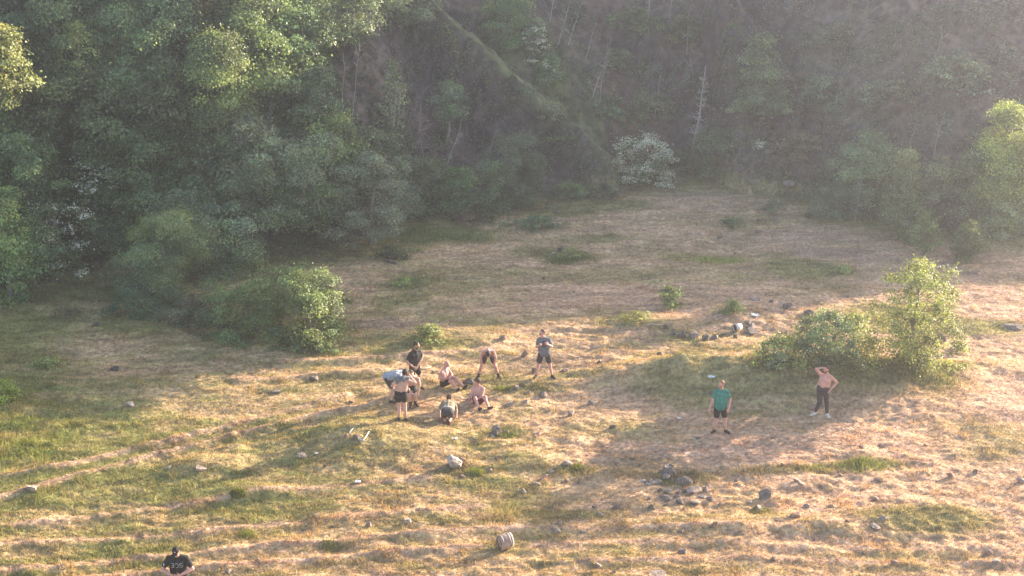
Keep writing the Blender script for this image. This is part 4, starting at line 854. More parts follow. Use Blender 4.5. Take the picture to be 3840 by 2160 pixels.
p7 = person((1792, 1511), 'shirtless pink skinned man in dark red shorts sitting and reaching for a stone', (0, 0, .12), (.03, 0, .59), (.0, -.05, .76), (-.75, -.5, -.35), (.9, -.3, 0), (.9, -.3, 0), (-.20, -.02, .33), (-.3, -.08, .12), (.12, -.22, .32), (-.17, -.2, .16),
            (-.08, -.34, .34), (.06, -.56, .07), (.14, -.68, .2), (.24, -.28, .34), (.36, -.52, .07), (.52, -.56, .2), skin='pink', hair='brown', hairstyle='full', bottom='maroon', legs=0.6, shoes='black')
p8 = person((1679, 1577), 'man in an olive T-shirt on all fours seen from behind', (0, -.16, .36), (.02, .40, .46), (.02, .58, .50), (0, .9, -.45), X_, X_, (-.27, .22, .25), (-.25, .10, .06), (.27, .22, .25), (.26, .08, .06),
            (-.11, .10, .08), (-.08, -.32, .10), (-.08, -.46, .03), (.11, .10, .08), (.06, -.34, .10), (.06, -.48, .03), top='olive', bottom='charcoal', legs=0.8, shoes='maroon', hair='brown', waistband='white', hem=.22, handA=(-.1, .9, -.3), handB=(.1, .9, -.3), curlA=.2, curlB=.2)
p9 = person((2700, 1622), 'man in a green T-shirt and black shorts standing with his arms hanging', (-.03, 0, .93), (-.02, 0, 1.46), (-.05, -.03, 1.645), (-.75, -.62, -.02), (1, -.1, 0), X_, (-.28, -.02, 1.15), (-.37, -.1, .89), (.25, 0, 1.15), (.2, -.12, .87),
            (-.14, -.03, .5), (-.17, 0, .09), (-.3, -.15, .09), (.12, -.02, .5), (.17, -.02, .09), (.3, -.16, .09), top='green', hair='red', beard=True, skin='pink', s=1.04, shw=.175, belly=1, legs=0.75, handA=(-.2, -.1, -1), handB=(-.1, -.15, -1))
p10 = person((3078, 1559), 'shirtless man in dark trousers shading his eyes with one hand', (0, 0, .94), (.07, 0, 1.45), (.03, -.04, 1.63), (-.72, -.68, -.15), (.86, -.5, 0), (.9, -.4, 0), (-.27, -.02, 1.62), (-.13, -.12, 1.71), (.42, .02, 1.14), (.19, -.08, .92),
            (-.08, -.05, .52), (-.18, .05, .09), (-.38, -.05, .09), (.14, -.03, .5), (.18, -.06, .09), (.24, -.26, .09), skin='pink', hair='dark', beard=True, bottom='charcoal', legs=1.85, shoes='pale', belly=1, handA=(.7, -.4, .25), handB=(-.6, -.3, -.5), acA=(.3, -.6, .6))
p11 = person((2040, 1417), 'man in a grey T-shirt standing legs apart with his hands at his chest', (0, 0, .93), (-.02, 0, 1.45), (-.08, -.03, 1.63), (-.8, -.6, 0), X_, X_, (-.25, -.06, 1.16), (-.15, -.22, 1.28), (.24, -.06, 1.16), (.12, -.22, 1.30),
            (-.19, -.02, .5), (-.27, .02, .09), (-.36, -.16, .09), (.19, -.02, .5), (.27, 0, .09), (.38, -.17, .09), top='slate', hair='brown', skin='pink', bottom='charcoal', shoes='black', acA=(0, 0, 1), acB=(0, 0, 1))
pc = MB(); pc.ell((-.02, -.122, 1.27), (.105, .03, .125)); pc.build('chest_print', CLOTH['print_'], p11['shirt'], voxel=0.012)
p12 = person((683, 2280), 'man in a black cap and black T-shirt at the bottom edge looking down', (0, .02, .95), (0, 0, 1.50), (0, -.09, 1.69), (0, -.88, -.42), X_, X_, (-.37, -.10, 1.20), (-.13, -.29, 1.13), (.37, -.10, 1.20), (.11, -.29, 1.14),
            (-.13, -.02, .5), (-.15, 0, .09), (-.2, -.2, .09), (.13, -.02, .5), (.15, 0, .09), (.2, -.2, .09), top='black', skin='pink', bottom='charcoal', legs=1.9, cap=True, s=1.16, shw=.215, handA=(.9, -.25, -.1), handB=(-.9, -.25, -.1), acA=(0, -.2, 1), acB=(0, -.2, 1), curlA=.9, curlB=.9)
# the number on his chest, the strap and the sleeve patch
from mathutils.bvhtree import BVHTree
_dg = bpy.context.evaluated_depsgraph_get(); _dg.update()
_bv = BVHTree.FromPolygons([v.co[:] for v in p12['shirt'].data.vertices], [tuple(p.vertices) for p in p12['shirt'].data.polygons])
def on_shirt(x, z, off=0.004):
    h = _bv.ray_cast(Vector((x, -1.0, z)), Vector((0, 1, 0)), 3.0); return (h[0][0], h[0][1] - off, h[0][2]) if h[0] else (x, -.13, z)
GL = {'3': [[(0, 1), (.75, 1), (.95, .85), (.9, .62), (.45, .53), (.95, .42), (1, .15), (.75, 0), (0, 0)]], '0': [[(.25, 0), (0, .25), (0, .75), (.25, 1), (.75, 1), (1, .75), (1, .25), (.75, 0), (.25, 0)]], '5': [[(1, 1), (.1, 1), (.05, .55), (.7, .58), (1, .4), (.95, .12), (.7, 0), (0, 0)]]}
for i, ch in enumerate('305'):
    m = MB()
    for st in GL[ch]:
        P_ = np.array(st); Q = np.concatenate([P_[k] + (P_[k + 1] - P_[k]) * np.linspace(0, 1, 5)[:-1, None] for k in range(len(P_) - 1)] + [P_[-1:]])
        for g in (0.0,):            # double outline
            m.tube([on_shirt(-.145 + .105 * i + u * .078 + (g if u < .5 else -g) * .6, 1.265 + v * .105 + (g if v < .5 else -g) * .6) for u, v in Q], 0.006, 5)
    m.build('chest_number', CLOTH['pale'], p12['shirt'])
m = MB(); m.tube([on_shirt(-.09 + .10 * t, 1.50 - .34 * t, 0.008) for t in np.linspace(0, 1, 10)], 0.014, 6); m.build('strap', CLOTH['charcoal'], p12['root'])
m = MB(); m.ell((-.325, -.115, 1.325), (.018, .03, .034)); m.build('sleeve_patch', CLOTH['pale'], p12['shirt'])

# ------------------------------------------------------------------ the barrel
bp_ = hit(1893, 2056); bar = empty('barrel', bp_, R(26)); bar.scale = (.84, .84, .86); tag(bar, 'small weathered barrel lying on its side in the foreground grass', 'barrel')
M_WOODY = noise_mat('old_barrel', (0.22, 0.15, 0.125), (0.36, 0.26, 0.22), 7, 0.75, 0.4); M_HOOP = noise_mat('barrel_hoop', (0.21, 0.15, 0.13), (0.34, 0.255, 0.22), 12, 0.6, 0.2); M_RIM = noise_mat('barrel_rim', (0.55, 0.50, 0.42), (0.75, 0.7, 0.6), 9, 0.6, 0.1)
def lathe_x(prof, n=40, tilt=0.10, zc=0.235):
    """surface of revolution about a horizontal axis along X, rolled on the ground"""
    V = []
    for x, r in prof:
        V += [(x, r * math.cos(2 * math.pi * k / n), r * math.sin(2 * math.pi * k / n)) for k in range(n)]
    V = np.array(V); V[:, 2] += zc; V[:, 2] += V[:, 0] * tilt
    m = len(prof)
    return V, [(i * n + k, i * n + (k + 1) % n, (i + 1) * n + (k + 1) % n, (i + 1) * n + k) for i in range(m - 1) for k in range(n)]
MB().add(*lathe_x([(-.20, .205), (-.20, .222), (-.14, .236), (-.05, .245), (.05, .245), (.13, .236), (.17, .226), (.17, .20)])).build('barrel_wall', M_WOODY, bar)
MB().add(*lathe_x([(-.17, .02), (-.168, .12), (-.166, .206), (-.16, .206)])).build('barrel_head', M_WOODY, bar)
MB().add(*lathe_x([(-.155, .236), (-.155, .243), (-.115, .248), (-.115, .240)])).build('hoop', M_HOOP, bar)
MB().add(*lathe_x([(.085, .242), (.085, .249), (.125, .243), (.125, .237)])).build('hoop', M_HOOP, bar)
MB().add(*lathe_x([(.172, .10), (.172, .228), (.18, .238), (.215, .232), (.222, .215), (.215, .10)])).build('rear_rim', M_RIM, bar)
h_ = MB(); h_.ell((-.172, -.09, .24), (.006, .022, .026)); h_.build('bung', CLOTH['charcoal'], bar)
h_ = MB(); h_.ell((-.172, .13, .30), (.006, .02, .03)); h_.build('paper_scrap', CLOTH['white'], bar)

# ------------------------------------------------------------------ stones
def stone(px, py, w, h, tone, label, name='stone', cat='stone', group=None, sharp=0.5):
    """stone whose foot is at photo pixel (px, py + h/2), w x h pixels"""
    if group == HG: tone, h = {'p': 'g', 'g': 'd'}.get(tone, tone), h * 0.8
    if px > 2890 and group == SG: tone, h = {'d': 'b'}.get(tone, tone), h * 0.82
    p = hit(px, py + h * 0.42); mp = m_per_px(p); rng = np.random.default_rng(int(px * 13 + py * 7))
    W, Hh = w * mp * 0.5, h * mp * 0.56
    bm = bmesh.new(); bmesh.ops.create_icosphere(bm, subdivisions=4, radius=1.0)
    V = np.array([v.co[:] for v in bm.verts]); F = [[v.index for v in f.verts] for f in bm.faces]; bm.free()
    D = V.copy()
    for _ in range(int(10 + 8 * sharp)):                         # chop flat facets
        nrm = unit(rng.normal(size=3)); c = rng.uniform(0.38, 0.82); q = D @ nrm; D -= np.outer(np.maximum(q - c, 0) * 0.94, nrm)
    D *= (1 + 0.10 * fbm(V[:, 0] * 2 + px, V[:, 1] * 2 + V[:, 2] * 1.7, 3, 3) + 0.05 * fbm(V[:, 0] * 6 + px, V[:, 2] * 6 + V[:, 1] * 5, 4, 2))[:, None]
    D[:, 0] += 0.25 * rng.normal() * D[:, 2]
    D = D / np.array([np.ptp(D[:, 0]) / 2, np.ptp(D[:, 1]) / 2, np.ptp(D[:, 2]) / 2])
    D = D * np.array([W, W * rng.uniform(0.7, 1.0), Hh]) + np.array([0, 0, Hh * 0.52])
    tones = dict(g=(0.25, 0.195, 0.165), d=(0.155, 0.125, 0.11), p=(0.36, 0.285, 0.245), b=(0.24, 0.155, 0.115), w=(0.45, 0.41, 0.37), k=(0.08, 0.068, 0.063))
    c = np.array(tones[tone]) * (1 + 0.35 * fbm(V[:, 0] * 1.5 + py, V[:, 1] * 1.5 + V[:, 2], 7, 3))[:, None]
    lichen = sstep(0.25, 0.5, fbm(V[:, 0] * 2.5 + py, V[:, 2] * 2.5 + V[:, 1], 12, 3))[:, None] * 0.5; c = c * (1 - lichen) + np.array([0.33, 0.32, 0.27]) * lichen
    o = mesh_np(name, D, F, M_ROCK, col=np.clip(c, 0.01, 0.8), nper=3); o.location = p; o.rotation_euler = (0, 0, 0)
    return tag(o, label, cat, group)
SG, RG, HG, TG = 'loose stones lying in the field', 'stones of the ring', 'stones of the central heap', 'small stones on the trodden ground'
SM = 'small brown stone half sunk in the straw on the right'
for q in [
 # near the people
 (1967, 1325, 31, 26, 'b', 'squarish brown boulder between the bending man and the man in grey'), (1883, 1264, 26, 20, 'g', 'pointed stone standing behind the bending man'), (2002, 1386, 20, 28, 'd', 'dark upright stone beside the leg of the man in grey'),
 (2122, 1387, 36, 13, 'd', 'flat dark stone right of the man in grey'), (1755, 1428, 46, 26, 'd', 'dark blue grey boulder at the feet of the bald sitting man'), (1938, 1451, 28, 18, 'g', 'grey stone below the boots of the bending man, on the right'), (1961, 1443, 22, 13, 'd', 'dark stone touching the grey one below the bending man'),
 (1980, 1470, 18, 9, 'b', 'little flat brown stone under the pair of grey stones'), (2038, 1478, 34, 17, 'g', 'low jagged stone in the grass below the man in grey'), (1912, 1515, 34, 21, 'g', 'rounded grey stone right of the reaching man'), (1973, 1504, 26, 16, 'p', 'pale stone right of the rounded grey one'),
 (2143, 1548, 25, 25, 'g', 'pointed grey stone alone in the middle of the trodden field'), (2218, 1506, 34, 17, 'd', 'dark rectangular stone at the foot of the grassy bank'), (2295, 1598, 28, 16, 'k', 'black stone with a pale chip on it in the sunny strip'), (2303, 1468, 20, 14, 'g', 'small grey stone on the bank left of the man in green'),
 (2246, 1357, 20, 17, 'k', 'dark cube like stone right of the man in grey'), (2473, 1326, 20, 14, 'd', 'dark stone above the grassy bank'), (1862, 1610, 42, 40, 'd', 'dark jagged rock with a peak, right of the kneeling man'), (1903, 1618, 26, 14, 'd', 'low dark stone beside the jagged peak rock'), (1846, 1637, 18, 11, 'w', 'whitish stone in front of the jagged peak rock'),
 (2018, 1626, 36, 13, 'b', 'flat brown slab stone in the sunny grass'), (2008, 1636, 22, 9, 'b', 'thin stone tucked under the flat brown slab'), (1706, 1730, 58, 50, 'p', 'largest pale boulder casting a long shadow'), (1735, 1722, 26, 34, 'b', 'brown stone leaning against the largest pale boulder'),
 (1874, 1711, 30, 18, 'b', 'brown rounded stone right of the largest pale boulder'), (1837, 1764, 18, 15, 'g', 'small grey stone below the brown rounded one'), (1738, 1787, 24, 14, 'b', 'small brown stone below the largest pale boulder'), (1720, 1530, 22, 24, 'g', 'upright grey stone beside the kneeling man'), (1757, 1497, 22, 16, 'd', 'dark stone under the hands of the reaching man'), (1764, 1476, 14, 12, 'd', 'small dark stone behind the hands of the reaching man'),
 # middle of the field
 (2124, 1734, 42, 24, 'g', 'long grey rock with a grass tuft behind it'), (2068, 1766, 22, 12, 'p', 'pale flat stone at the top of a short row'), (2046, 1784, 24, 15, 'g', 'grey stone in the middle of a short row'), (2031, 1794, 18, 13, 'p', 'pale stone near the lower end of a short row'), (2008, 1813, 42, 15, 'd', 'dark low stone at the lower end of a short row'),
 (2312, 1740, 15, 15, 'd', 'small dark stone on the bare brown ground'), (2369, 1721, 22, 7, 'k', 'black flat stone on the bare brown ground'), (2171, 1810, 19, 15, 'd', 'dark stone with a long thin shadow'), (2314, 1897, 28, 24, 'b', 'brown pyramid stone on a green strip'), (2229, 1900, 20, 12, 'd', 'dark stone left of the brown pyramid'), (2250, 1928, 30, 10, 'g', 'flat grey stone below the brown pyramid'),
 (2099, 1959, 24, 18, 'g', 'upper of two grey stones above the barrel path'), (2082, 1983, 32, 18, 'g', 'lower of two grey stones above the barrel path'), (2184, 1995, 20, 8, 'g', 'little flat stone right of the two grey stones'), (2678, 1962, 24, 26, 'b', 'upright brown stone like a post stump'), (2556, 1991, 26, 13, 'b', 'wedge shaped stone left of the upright brown one'), (2565, 2066, 34, 17, 'd', 'dark triangular stone in the lower right grass'),
 (2244, 2119, 25, 18, 'g', 'stone in a tussock near the bottom edge'), (2302, 2144, 18, 14, 'g', 'small stone near the bottom edge, right of the tussock'), (2455, 2155, 80, 10, 'g', 'long flat stone at the very bottom edge'), (2871, 1850, 46, 42, 'd', 'large dark boulder with a pale streak on the right'), (2811, 1881, 14, 11, 'w', 'white round stone in the shadow of the large dark boulder'), (2844, 1909, 38, 18, 'd', 'dark flat rock below the large dark boulder'),
 (2618, 1641, 20, 15, 'd', 'dark stone just left of the feet of the man in green'), (1962, 1839, 24, 15, 'p', 'pale stone below the short row of stones'), (2788, 1763, 22, 15, 'b', 'brown stone in the sunny edge right of the heap'), (2128, 1801, 20, 12, 'b', 'faint brown stone right of the short row'),
 # right
 (2987, 1797, 28, 24, 'g', 'taller of two stones touching on the right'), (3004, 1812, 30, 17, 'g', 'lower of two stones touching on the right'), (2989, 1928, 48, 34, 'd', 'big dark rock with a small one on its shoulder'), (3027, 1896, 25, 15, 'g', 'grey stone on the shoulder of the big dark rock'), (3285, 1870, 32, 16, 'd', 'flat dark stone far out on the sunny right field'), (3322, 1907, 30, 14, 'd', 'dark stone on the sunny right field, below the flat one'),
 (3315, 1941, 36, 18, 'g', 'mossy stone at the top of a mossy pair'), (3280, 1971, 40, 18, 'g', 'mossy stone at the bottom of a mossy pair'), (3562, 1781, 28, 22, 'd', 'leaning dark stone, left one of two on the far right'), (3660, 1767, 28, 22, 'd', 'leaning dark stone, right one of two on the far right'), (3825, 1802, 28, 20, 'g', 'stone at the right edge of the photo'), (3702, 2072, 28, 22, 'd', 'dark boulder in the lower right corner area, uppermost of three'),
 (3353, 2110, 27, 25, 'd', 'dark boulder near the bottom edge, left of three on the lower right'), (3739, 2105, 34, 22, 'g', 'mossy grey boulder below the uppermost of three'), (3180, 1951, 18, 13, 'b', 'small pointed stone left of the mossy pair'), (2903, 2095, 22, 24, 'd', 'crooked dark stone near the bottom edge'), (3120, 1898, 28, 13, 'b', 'low brown stone right of the big dark rock'), (2924, 1950, 32, 13, 'b', 'flat stone left of the big dark rock'),
 (3168, 1415, 28, 18, 'd', 'dark stone on the bank below the tall bush tree'), (3040, 1523, 36, 13, 'd', 'flat dark stone left of the feet of the man in trousers'),
 # left
 (487, 1513, 30, 19, 'p', 'pale pink stone in the sunlight near the shadow line'), (124, 1830, 38, 26, 'p', 'pale pink pointed stone by the track near the left edge'), (631, 1756, 25, 12, 'g', 'low grey stone in the grass, left one of two'), (749, 1752, 46, 15, 'g', 'low grey stone in the grass, right one of two'), (970, 2098, 22, 13, 'g', 'round grey stone near the man in the cap'), (858, 2143, 20, 11, 'p', 'pale stone near the bottom edge right of the man in the cap'),
 (361, 1215, 32, 18, 'k', 'black stone in the shaded recess on the left'), (430, 1381, 40, 16, 'k', 'dark stone in the shade left of centre'), (978, 1472, 14, 11, 'k', 'small black stone in the sunlit grass left of the people'), (1135, 1706, 44, 19, 'd', 'dark bluish stone in the shadow of the green mound'), (1219, 1747, 12, 14, 'k', 'tiny black stone below the green mound'), (1317, 1505, 18, 12, 'b', 'small reddish stone left of the bent man'),
 (1335, 1638, 30, 24, 'd', 'dark rounded stone on top of the green mound'), (1299, 1632, 18, 18, 'b', 'brown stone left of the rounded one on the mound'), (1182, 1930, 22, 11, 'd', 'dark stone in a tussock left of the lone pinkish stone'), (1533, 1950, 30, 23, 'p', 'lone pinkish stone in the foreground with a shadow to its left'), (1383, 1968, 24, 13, 'b', 'dull stone left of the lone pinkish one'), (1182, 1418, 38, 22, 'd', 'dark pair like stone in the sunny grass left of the man in black'),
 (1035, 1465, 40, 14, 'd', 'low dark stone on a hump left of the bent man'), (1140, 1312, 28, 16, 'd', 'grey stone under the sunlit dark bush'),
 # upper field
 (2088, 797, 20, 14, 'd', 'dark pointed stone beside the dark bramble patch'), (2841, 825, 14, 14, 'b', 'small reddish stone in the upper right field'), (2841, 868, 26, 11, 'd', 'flat dark stone in the upper right field'), (2697, 888, 20, 16, 'd', 'dark lump of stone in the middle of the upper field'), (2757, 950, 14, 9, 'd', 'little stone right of the lime green grass'), (2828, 690, 32, 20, 'g', 'grey boulder at the foot of the hazy slope'),
 (2960, 690, 48, 22, 'g', 'pale rubble stone at the slope foot, right of the grey boulder'), (3660, 1022, 40, 15, 'd', 'low dark stone in the hazy upper right field'), (2037, 1042, 12, 9, 'k', 'tiny black stone in the shaded upper field'), (2905, 820, 22, 15, 'd', 'dark stone beside the low plants in the upper right'),
]: stone(*q, group=SG)
for q in [(2498, 1226, 24, 20, 'd', 'leftmost stone of the ring, standing a little apart'), (2529, 1243, 22, 24, 'd', 'narrow dark stone, second from the left in the ring'), (2560, 1253, 34, 26, 'd', 'broad dark stone, third from the left in the ring'), (2603, 1252, 42, 30, 'g', 'largest grey stone of the ring, with a peak'),
          (2648, 1265, 38, 27, 'd', 'rounded dark stone at the front of the ring'), (2680, 1262, 28, 22, 'g', 'grey stone right of the rounded front one in the ring'), (2717, 1254, 34, 18, 'd', 'sloping stone of the ring below the white bucket'), (2762, 1257, 22, 16, 'd', 'small stone of the ring right of the sloping one'),
          (2819, 1243, 50, 20, 'd', 'long dark stone at the right end of the ring'), (2818, 1224, 40, 17, 'd', 'dark stone behind the long one at the right end of the ring'), (2805, 1209, 26, 12, 'g', 'small stone at the back of the right end of the ring'), (2950, 1146, 38, 28, 'd', 'dark pointed boulder behind the ring'),
          (2892, 1128, 16, 13, 'd', 'small stone left of the dark pointed boulder'), (3035, 1168, 42, 22, 'd', 'dark boulder left of the field bushes'), (2826, 1122, 40, 10, 'g', 'flat stones edge beside the leafy mound'), (3527, 1262, 40, 36, 'd', 'dark boulder leaning behind the tall sunlit bush tree'), (3805, 1222, 70, 22, 'd', 'low rubble rock near the right edge'), (3220, 1215, 40, 34, 'd', 'dark rock among the field bushes')]: stone(*q, group=RG)
for q in [(2566, 1795, 74, 38, 'g', 'big rough grey boulder of the heap'), (2496, 1786, 32, 28, 'p', 'tilted pale stone at the foot of the old stump'), (2444, 1804, 30, 22, 'p', 'pale block at the left of the heap'), (2472, 1805, 36, 20, 'p', 'pale wedge next to the left block of the heap'), (2413, 1802, 18, 12, 'w', 'small white stone at the left tip of the heap'), (2432, 1814, 20, 9, 'w', 'thin white stone below the white tip of the heap'),
          (2504, 1841, 32, 24, 'p', 'upright pale block in the lower row of the heap'), (2475, 1837, 20, 18, 'g', 'grey stone left of the upright block in the heap'), (2545, 1846, 24, 16, 'g', 'pointed stone in the middle of the lower heap'), (2570, 1838, 24, 15, 'd', 'dark stone in the middle of the lower heap'), (2597, 1837, 58, 19, 'p', 'long flat pale stone of the heap'), (2642, 1834, 20, 26, 'g', 'upright grey stone at the right of the heap'),
          (2493, 1863, 46, 19, 'g', 'wide grey stone in the bottom row of the heap'), (2550, 1879, 32, 22, 'g', 'round grey stone in the bottom row of the heap'), (2606, 1881, 42, 22, 'p', 'broad pale stone in the bottom row of the heap'), (2662, 1871, 30, 20, 'd', 'dark stone at the bottom right of the heap'), (2633, 1860, 30, 12, 'p', 'flat pale stone above the bottom right of the heap'), (2437, 1865, 20, 14, 'd', 'small dark stone at the left below the heap'),
          (2443, 1898, 28, 28, 'g', 'stack like grey stone below the heap on the left'), (2500, 1893, 22, 15, 'd', 'dark stone below the bottom row of the heap'), (2535, 1862, 22, 14, 'd', 'dark stone squeezed between the rows of the heap'), (2520, 1800, 24, 20, 'd', 'dark stone between the stump and the big rough boulder')]: stone(*q, group=HG)
rng = np.random.default_rng(77); k_ = 0
for px, py, w, h, lb in [(2933, 1739, 20, 13, SM), (3297, 1793, 32, 11, SM), (3232, 1675, 22, 13, SM), (3474, 1670, 20, 10, SM), (3080, 1826, 16, 9, SM), (3420, 1720, 16, 9, SM), (3540, 1850, 18, 9, SM), (2760, 1800, 16, 10, SM), (2800, 1700, 14, 8, SM), (3150, 1780, 18, 9, SM), (3400, 2040, 16, 9, SM), (3060, 2020, 16, 9, SM), (3600, 1980, 16, 9, SM), (2700, 1890, 18, 11, SM)]:
    stone(px, py, w, h, 'b', lb, group=TG)

# ------------------------------------------------------------------ stumps, sticks, litter
def bark_col(o, c):
    a_ = o.data.color_attributes.new('Col', 'FLOAT_COLOR', 'POINT'); a_.data.foreach_set('color', np.tile(np.array([*c, 1.0], np.float32), (len(o.data.vertices), 1)).ravel())
def stump(px, py, w, h, label, col, spikes=0):
    p = hit(px, py); mp = m_per_px(p); W, H = w * mp / 2, h * mp * 1.08; rng = np.random.default_rng(int(px)); root = empty('tree_stump', p); tag(root, label, 'stump')
    n = 18; V, F = [], []; jag = rng.uniform(0.72, 1.0, n) if spikes else rng.uniform(0.95, 1.02, n)
    for z, r in ((-.1, 1.35), (.0, 1.25), (.2, 1.02), (.55, .92), (1.0, .86)):
        for k in range(n):
            a = 2 * math.pi * k / n; rr = W * r * (1 + .10 * math.sin(5 * a + 1) + .05 * math.sin(9 * a)); zz = z * H * (jag[k] if z == 1.0 else 1); V.append((rr * math.cos(a), rr * math.sin(a), zz))
    F = [(i * n + k, i * n + (k + 1) % n, (i + 1) * n + (k + 1) % n, (i + 1) * n + k) for i in range(4) for k in range(n)]
    bark_col(MB().add(V, F).build('trunk', M_BARK, root), col)
    t = MB(); tv = [(0.0, 0.0, H * (.55 if spikes else .97))] + [(x * .93, y * .93, z * (.9 if spikes else .985)) for x, y, z in V[-n:]]; t.add(tv, [(0, 1 + k, 1 + (k + 1) % n) for k in range(n)]); bark_col(t.build('cut_top', M_BARK, root), np.array(col) * 1.5)
    for s in range(spikes):
        a = rng.uniform(-2.6, -.4); m = MB(); m.tube([(W * .8 * math.cos(a), W * .8 * math.sin(a), H * .25), (W * 1.5 * math.cos(a), W * 1.4 * math.sin(a), H * .08), (W * 2.2 * math.cos(a), W * 2.0 * math.sin(a), -.05)], [W * .3, W * .22, W * .1], 7); bark_col(m.build('root', M_BARK, root), np.array(col) * 1.1)
stump(2101, 945, 24, 20, 'square dark tree stump in the upper field', (0.10, 0.075, 0.06))
stump(2507, 1772, 42, 30, 'old grey jagged stump standing in the stone heap', (0.17, 0.14, 0.125), 3)
def stick(pts, r, label, col, name='stick', cat='stick', z=0.03):
    P = [hit(*q) + np.array([0, 0, z]) for q in pts]; o0 = P[0].copy(); o = MB().tube(np.array(P) - o0, np.linspace(r, r * .5, len(P)), 6).build(name, M_BARK); o.location = o0; bark_col(o, col); return tag(o, label, cat)
stick([(1308, 1632), (1318, 1622), (1326, 1614)], .03, 'pale broken branch sticking up left on the green mound', (0.42, 0.40, 0.33), 'branch', 'branch', .06)
stick([(1352, 1664), (1368, 1652), (1378, 1636), (1384, 1628)], .035, 'pale forked branch lying on the right of the green mound', (0.42, 0.40, 0.33), 'branch', 'branch', .06)
stick([(1340, 1652), (1356, 1658), (1372, 1660)], .03, 'thin pale branch under the forked one on the mound', (0.36, 0.34, 0.28), 'branch', 'branch', .05)
stick([(2426, 1222), (2444, 1219), (2462, 1222), (2486, 1219)], .03, 'pale branch beside the left end of the stone ring', (0.45, 0.38, 0.31))
stick([(2652, 1246), (2672, 1243), (2690, 1241)], .025, 'pale stick lying inside the stone ring', (0.5, 0.42, 0.34))
stick([(1570, 1390), (1598, 1385), (1616, 1379)], .03, 'pale pole lying in the grass behind the man in black', (0.5, 0.42, 0.28))
stick([(1712, 1514), (1724, 1524), (1731, 1531)], .02, 'pinkish stick beside the kneeling man', (0.42, 0.3, 0.26))
stick([(1215, 980), (1250, 976), (1270, 980)], .04, 'fallen branch in front of the dark hollow of the wood', (0.2, 0.15, 0.12), 'branch', 'branch')
stick([(1452, 985), (1468, 988), (1482, 994)], .10, 'short log lying below the corner hawthorn', (0.13, 0.10, 0.085), 'log', 'log', .08)
stick([(3310, 1965), (3350, 1990), (3372, 1985)], .015, 'thin twig by the mossy pair of stones', (0.3, 0.22, 0.16))
for i, (px, py, h_) in enumerate([(1172, 1045, 38), (1181, 1048, 32), (1194, 1050, 48), (1199, 1052, 44)]):
    p = hit(px, py + 40); mp = m_per_px(p); o = MB().tube(limb(np.random.default_rng(i), (0, 0, 0), (.03 * i, 0, (h_ + 45) * mp), 6, .05), np.linspace(.02, .007, 6), 5).build('dry_stalk', M_BARK); o.location = p; bark_col(o, (0.42, 0.34, 0.26)); tag(o, 'dry upright stalk rising behind the sunlit dark bush', 'plant', 'dry stalks behind the sunlit bush')
M_LIT = noise_mat('litter_white', (0.5, 0.48, 0.45), (0.7, 0.69, 0.66), 20, 0.5)
def litter(px, py, w, h, label, name='paper', cat='litter'):
    p = hit(px, py); mp = m_per_px(p); rng = np.random.default_rng(int(px)); m = MB(); W = w * mp / 2
    n = 7; g = np.linspace(-1, 1, n); V = np.array([(x * W, y * W * .8, 0.03 + h * mp * .45 * (0.5 + 0.5 * fbm(np.array([x * 1.5 + px]), np.array([y * 1.5]), 2, 2)[0])) for y in g for x in g]); V[:, :2] += rng.normal(size=(len(V), 2)) * W * .06
    F = [(j * n + i, j * n + i + 1, (j + 1) * n + i + 1, (j + 1) * n + i) for j in range(n - 1) for i in range(n - 1)]
    V2 = V - np.array([0, 0, .012]); k = n * n; m.add(np.concatenate([V, V2]), F + [tuple(i + k for i in f[::-1]) for f in F] + [(i, i + 1, i + 1 + k, i + k) for i in range(n - 1)] + [((n - 1) * n + i + 1, (n - 1) * n + i, (n - 1) * n + i + k, (n - 1) * n + i + 1 + k) for i in range(n - 1)] + [(j * n + n, j * n, j * n + k, j * n + n + k) for j in range(n - 1)] + [(j * n + n - 1, j * n + 2 * n - 1, j * n + 2 * n - 1 + k, j * n + n - 1 + k) for j in range(n - 1)])
    o = m.build(name, M_LIT, smooth=False); o.location = p; return tag(o, label, cat)
litter(2831, 1186, 30, 16, 'crumpled white sheet behind the stone ring')
litter(1342, 1810, 20, 10, 'white scrap of paper in the foreground grass'); litter(1187, 1705, 13, 6, 'white scrap beside the dark bluish stone'); litter(2546, 1572, 12, 8, 'small white scrap at the foot of the grassy bank')
litter(2077, 953, 14, 8, 'white scrap beside the tree stump'); litter(2668, 1418, 26, 9, 'white rag on the crest of the grassy bank'); litter(1706, 1648, 20, 8, 'pale scrap below the kneeling man'); litter(2380, 688, 10, 7, 'white speck under the flowering hawthorn'); litter(2378, 462, 10, 7, 'white speck on the red gully above the hawthorn'); litter(3305, 231, 9, 7, 'white speck on the hazy slope')
bk = hit(2766, 1240); bu = empty('bucket', bk, R(25)); tag(bu, 'white bucket lying on its side in the stone ring', 'bucket')
def lx(prof): return lathe_x(prof, 24, 0.05, 0.13)
MB().add(*lx([(-.14, .118), (-.14, .130), (.13, .105), (.13, .02), (.12, .02), (.12, .095), (-.14, .118)])).build('bucket_wall', M_LIT, bu); MB().add(*lx([(-.10, .01), (-.098, .112)])).build('inside_shade_disc', CLOTH['black'], bu)  # black disc near the mouth paints the shade inside the bucket
MB().add(*lx([(-.155, .128), (-.155, .138), (-.125, .138), (-.125, .130)])).build('bucket_rim', CLOTH['charcoal'], bu)
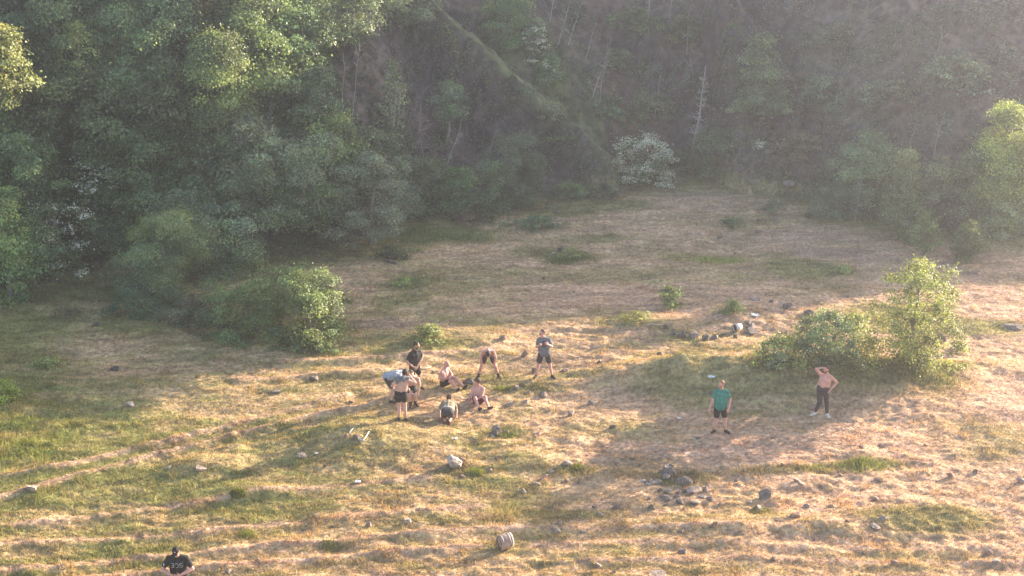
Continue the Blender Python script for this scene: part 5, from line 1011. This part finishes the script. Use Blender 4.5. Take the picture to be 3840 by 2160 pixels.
# tall grass tufts
def tuft(px, py, w, h, label, col, n=260):
    p = hit(px, py); mp = m_per_px(p); rng = np.random.default_rng(int(px + py)); a, r = rng.uniform(0, 6.28, n), np.sqrt(rng.random(n)); W = w * mp / 2
    x, y = p[0] + np.cos(a) * r * W, p[1] + np.sin(a) * r * W * .7; hh = h * mp * rng.uniform(.5, 1.15, n) * (1.1 - .6 * r)
    o = blades('grass_tuft', x, y, hh, np.full(n, .022), np.array(col) * rng.uniform(.7, 1.3, (n, 1)), rng, .3); o.data.transform(Matrix.Translation((-p[0], -p[1], -p[2]))); o.location = p; return tag(o, label, 'grass tuft', 'tall grass tufts in the field')
for q in [(3230, 1752, 180, 34, 'bright tall grass tuft on the right field', (.19, .22, .05)), (3060, 1762, 120, 18, 'low green tuft left of the bright tall one', (.15, .18, .05)), (893, 1852, 60, 34, 'dark tussock with a long shadow in the foreground', (.12, .14, .04)), (1900, 1640, 70, 22, 'grass tuft round the jagged peak rock', (.14, .18, .05)), (1785, 1772, 70, 26, 'grass tuft beside the largest pale boulder', (.16, .2, .05)), (2165, 1755, 60, 26, 'grass tuft behind the long grey rock', (.17, .19, .06)),
          (1880, 1462, 60, 20, 'grass tuft between the bending man and the reaching man', (.17, .19, .06)), (930, 2010, 80, 22, 'green tuft in the foreground left of centre', (.17, .2, .05)), (1300, 1700, 160, 16, 'grass fringe on the shady side of the green mound', (.14, .16, .05)), (2520, 1812, 120, 16, 'grass among the stones of the heap', (.13, .17, .05)), (3500, 1420, 180, 26, 'lush grass below the tall sunlit bush tree', (.16, .2, .045)), (2105, 985, 90, 40, 'long grass in front of the tree stump', (.13, .16, .06)), (1240, 2050, 90, 16, 'dark tussock row in the foreground', (.12, .14, .04)), (2850, 1920, 80, 20, 'grass round the dark flat rock on the right', (.16, .17, .06))]: tuft(*q)

# ------------------------------------------------------------------ the hazy evening air of the quarry
hb = MB().box((15, 45, 12.0), (75, 60, 14.0))
hm = bpy.data.materials.new('haze'); hm.use_nodes = True
hm.node_tree.nodes.remove(hm.node_tree.nodes['Principled BSDF'])
pv = hm.node_tree.nodes.new('ShaderNodeVolumePrincipled')
pv.inputs['Color'].default_value = (0.80, 0.83, 0.98, 1); pv.inputs['Density'].default_value = 0.0016; pv.inputs['Anisotropy'].default_value = 0.84
hm.node_tree.links.new(pv.outputs[0], hm.node_tree.nodes['Material Output'].inputs['Volume'])
hm.cycles.volume_sampling = 'DISTANCE'
tag(hb.build('haze', hm, smooth=False), 'thin evening haze filling the quarry', 'haze', kind='stuff')
